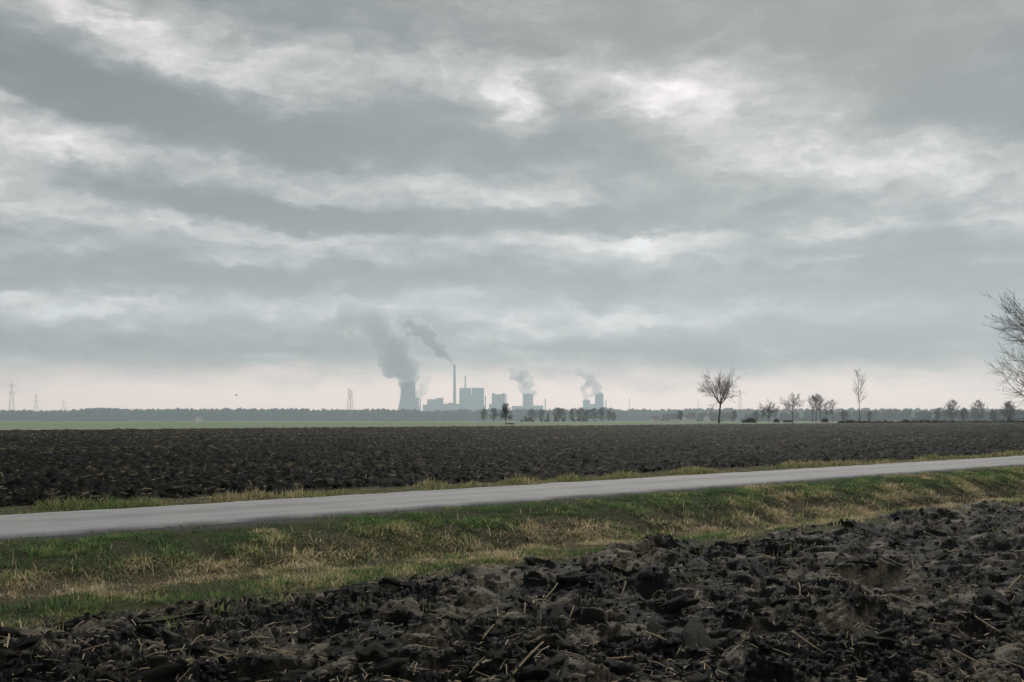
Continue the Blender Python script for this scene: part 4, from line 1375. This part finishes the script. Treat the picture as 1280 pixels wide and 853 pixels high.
# ------------------------------------------------------------------ steam plumes
def plume_mat(name, dens, z0, z1, scale, soft, col):
    def b(nt, n, l):
        pv = n.new('ShaderNodeVolumePrincipled'); o = n.new('ShaderNodeOutputMaterial')
        pv.inputs['Color'].default_value = (*col, 1); pv.inputs['Anisotropy'].default_value = 0.2
        tc = n.new('ShaderNodeTexCoord')
        nz = _noise(nt, scale, 3, 0.55, tc.outputs['Object'])
        mr = n.new('ShaderNodeMapRange'); l.new(nz, mr.inputs['Value'])
        mr.inputs['From Min'].default_value = .5 - soft; mr.inputs['From Max'].default_value = .5 + soft * .6
        mr.inputs['To Min'].default_value = 0.16; mr.inputs['To Max'].default_value = 1
        sx = n.new('ShaderNodeSeparateXYZ'); l.new(tc.outputs['Object'], sx.inputs[0])
        mz = n.new('ShaderNodeMapRange'); l.new(sx.outputs[2], mz.inputs['Value'])
        mz.inputs['From Min'].default_value = z0; mz.inputs['From Max'].default_value = z1
        mz.inputs['To Min'].default_value = 1; mz.inputs['To Max'].default_value = .25
        d = _mathn(nt, 'MULTIPLY', mr.outputs[0], mz.outputs[0])
        l.new(_mathn(nt, 'MULTIPLY', d, dens), pv.inputs['Density'])
        l.new(pv.outputs[0], o.inputs['Volume'])
    return material(name, b)


def plume(puffs, d, dens, label, seed, scale=.016, soft=.16, col=(.93, .945, .95), vox=5.0, fade=None):
    """puffs: (px, row, radius px) along the drift; filled in between with ragged lobes."""
    r = random.Random(seed); x0, z0 = X_(puffs[0][0], d), Z_(puffs[0][1], d)
    k = d / F; Vs, Fs, off = [], [], 0
    for (a, b) in zip(puffs[:-1], puffs[1:]):
        n = max(2, int(math.hypot(b[0] - a[0], b[1] - a[1]) / (min(a[2], b[2]) * .5)))
        for i in range(n):
            f = i / n; px = a[0] + (b[0] - a[0]) * f; py = a[1] + (b[1] - a[1]) * f; rp = a[2] + (b[2] - a[2]) * f
            for j in range(6):
                q = r.uniform(.26, .60) if j else .72
                jx, jy, jz = (r.gauss(0, .55), r.gauss(0, .5), r.gauss(0, .46)) if j else (0, 0, 0)
                v = iv1 * (rp * q * k) + np.array([X_(px, d) - x0 + jx * rp * k, jy * rp * k, Z_(py, d) - z0 + jz * rp * k])
                Vs.append(v); Fs.append(if1 + off); off += len(v)
    V = np.concatenate(Vs); Fa = np.concatenate(Fs)
    tmp = bpy.data.objects.new('tmp', np_mesh('tmp', V, Fa.ravel(), np.full(len(Fa), 3))); C.objects.link(tmp)
    md = tmp.modifiers.new('r', 'REMESH'); md.mode = 'VOXEL'; md.voxel_size = vox
    sm = tmp.modifiers.new('s', 'SMOOTH'); sm.iterations = 1; sm.factor = .5
    dg = bpy.context.evaluated_depsgraph_get(); dg.update()
    me = bpy.data.meshes.new_from_object(tmp.evaluated_get(dg))
    bpy.data.objects.remove(tmp, do_unlink=True)
    me.name = 'steam_plume'; me.materials.clear()
    zt = max(Z_(p[1], d) - z0 for p in puffs)
    me.materials.append(plume_mat(label[:24].replace(' ', '_'), dens, zt * .5 if fade is None else zt * fade, zt * 1.15, scale, soft, col))
    o = link('steam_plume', me); o.location = (x0, d, z0)
    return tag(o, label, 'steam plume', 'steam and smoke plumes over the power station')


plume([(510, 479, 8.8), (508, 468, 14), (503, 454, 20), (494, 438, 22), (481, 420, 24), (462, 403, 25), (442, 391, 21), (424, 383, 14)], DP, .044,
      'broad grey steam plume rising from the largest cooling tower', 1)
plume([(568, 456.5, 1.7), (563, 451, 3.4), (556, 444, 5.6), (546, 434, 8), (535, 423, 8.5), (525, 412, 10), (514, 405, 9), (506, 398, 6)], DP - 60, .15,
      'ragged smoke trail drifting left from the tallest chimney', 2, vox=4)
plume([(660, 492.5, 5), (658, 483, 9), (653, 471, 11), (645, 463, 9.5), (634, 458, 7)], DP + 100, .042, 'thin steam plume leaning left over the mid-sized cooling tower', 3, vox=4.5)
plume([(749, 492.5, 4.2), (744, 483, 7.5), (737, 472, 10), (730, 464, 9), (720, 466, 5)], DP + 100, .046, 'steam plume bending left over the taller right-hand cooling tower', 4, vox=4)
plume([(733.3, 500.5, 3.4), (731, 494, 4.5), (727, 487, 4.5)], DP + 300, .035, 'small wisp of steam over the smaller right-hand cooling tower', 5, vox=3.5)
plume([(516, 497, 6), (527, 490, 6.5), (531, 480, 6), (538, 470, 5)], DP + 450, .035, 'faint white steam behind the largest cooling tower', 6, vox=4)

# ------------------------------------------------------------------ hazy air
hb = MB(); hb.box(-4300, 4300, -300, 6500, -15.5, 725.0)


def _haze(nt, n, l):
    pv = n.new('ShaderNodeVolumePrincipled'); o = n.new('ShaderNodeOutputMaterial')
    pv.inputs['Color'].default_value = (0.765, 0.90, 1.0, 1)
    pv.inputs['Density'].default_value = 1.95e-4
    pv.inputs['Anisotropy'].default_value = 0.35
    l.new(pv.outputs[0], o.inputs['Volume'])


tag(hb.build('haze', material('pale_haze', _haze)), 'pale bluish haze over the plain', 'haze', kind='stuff')
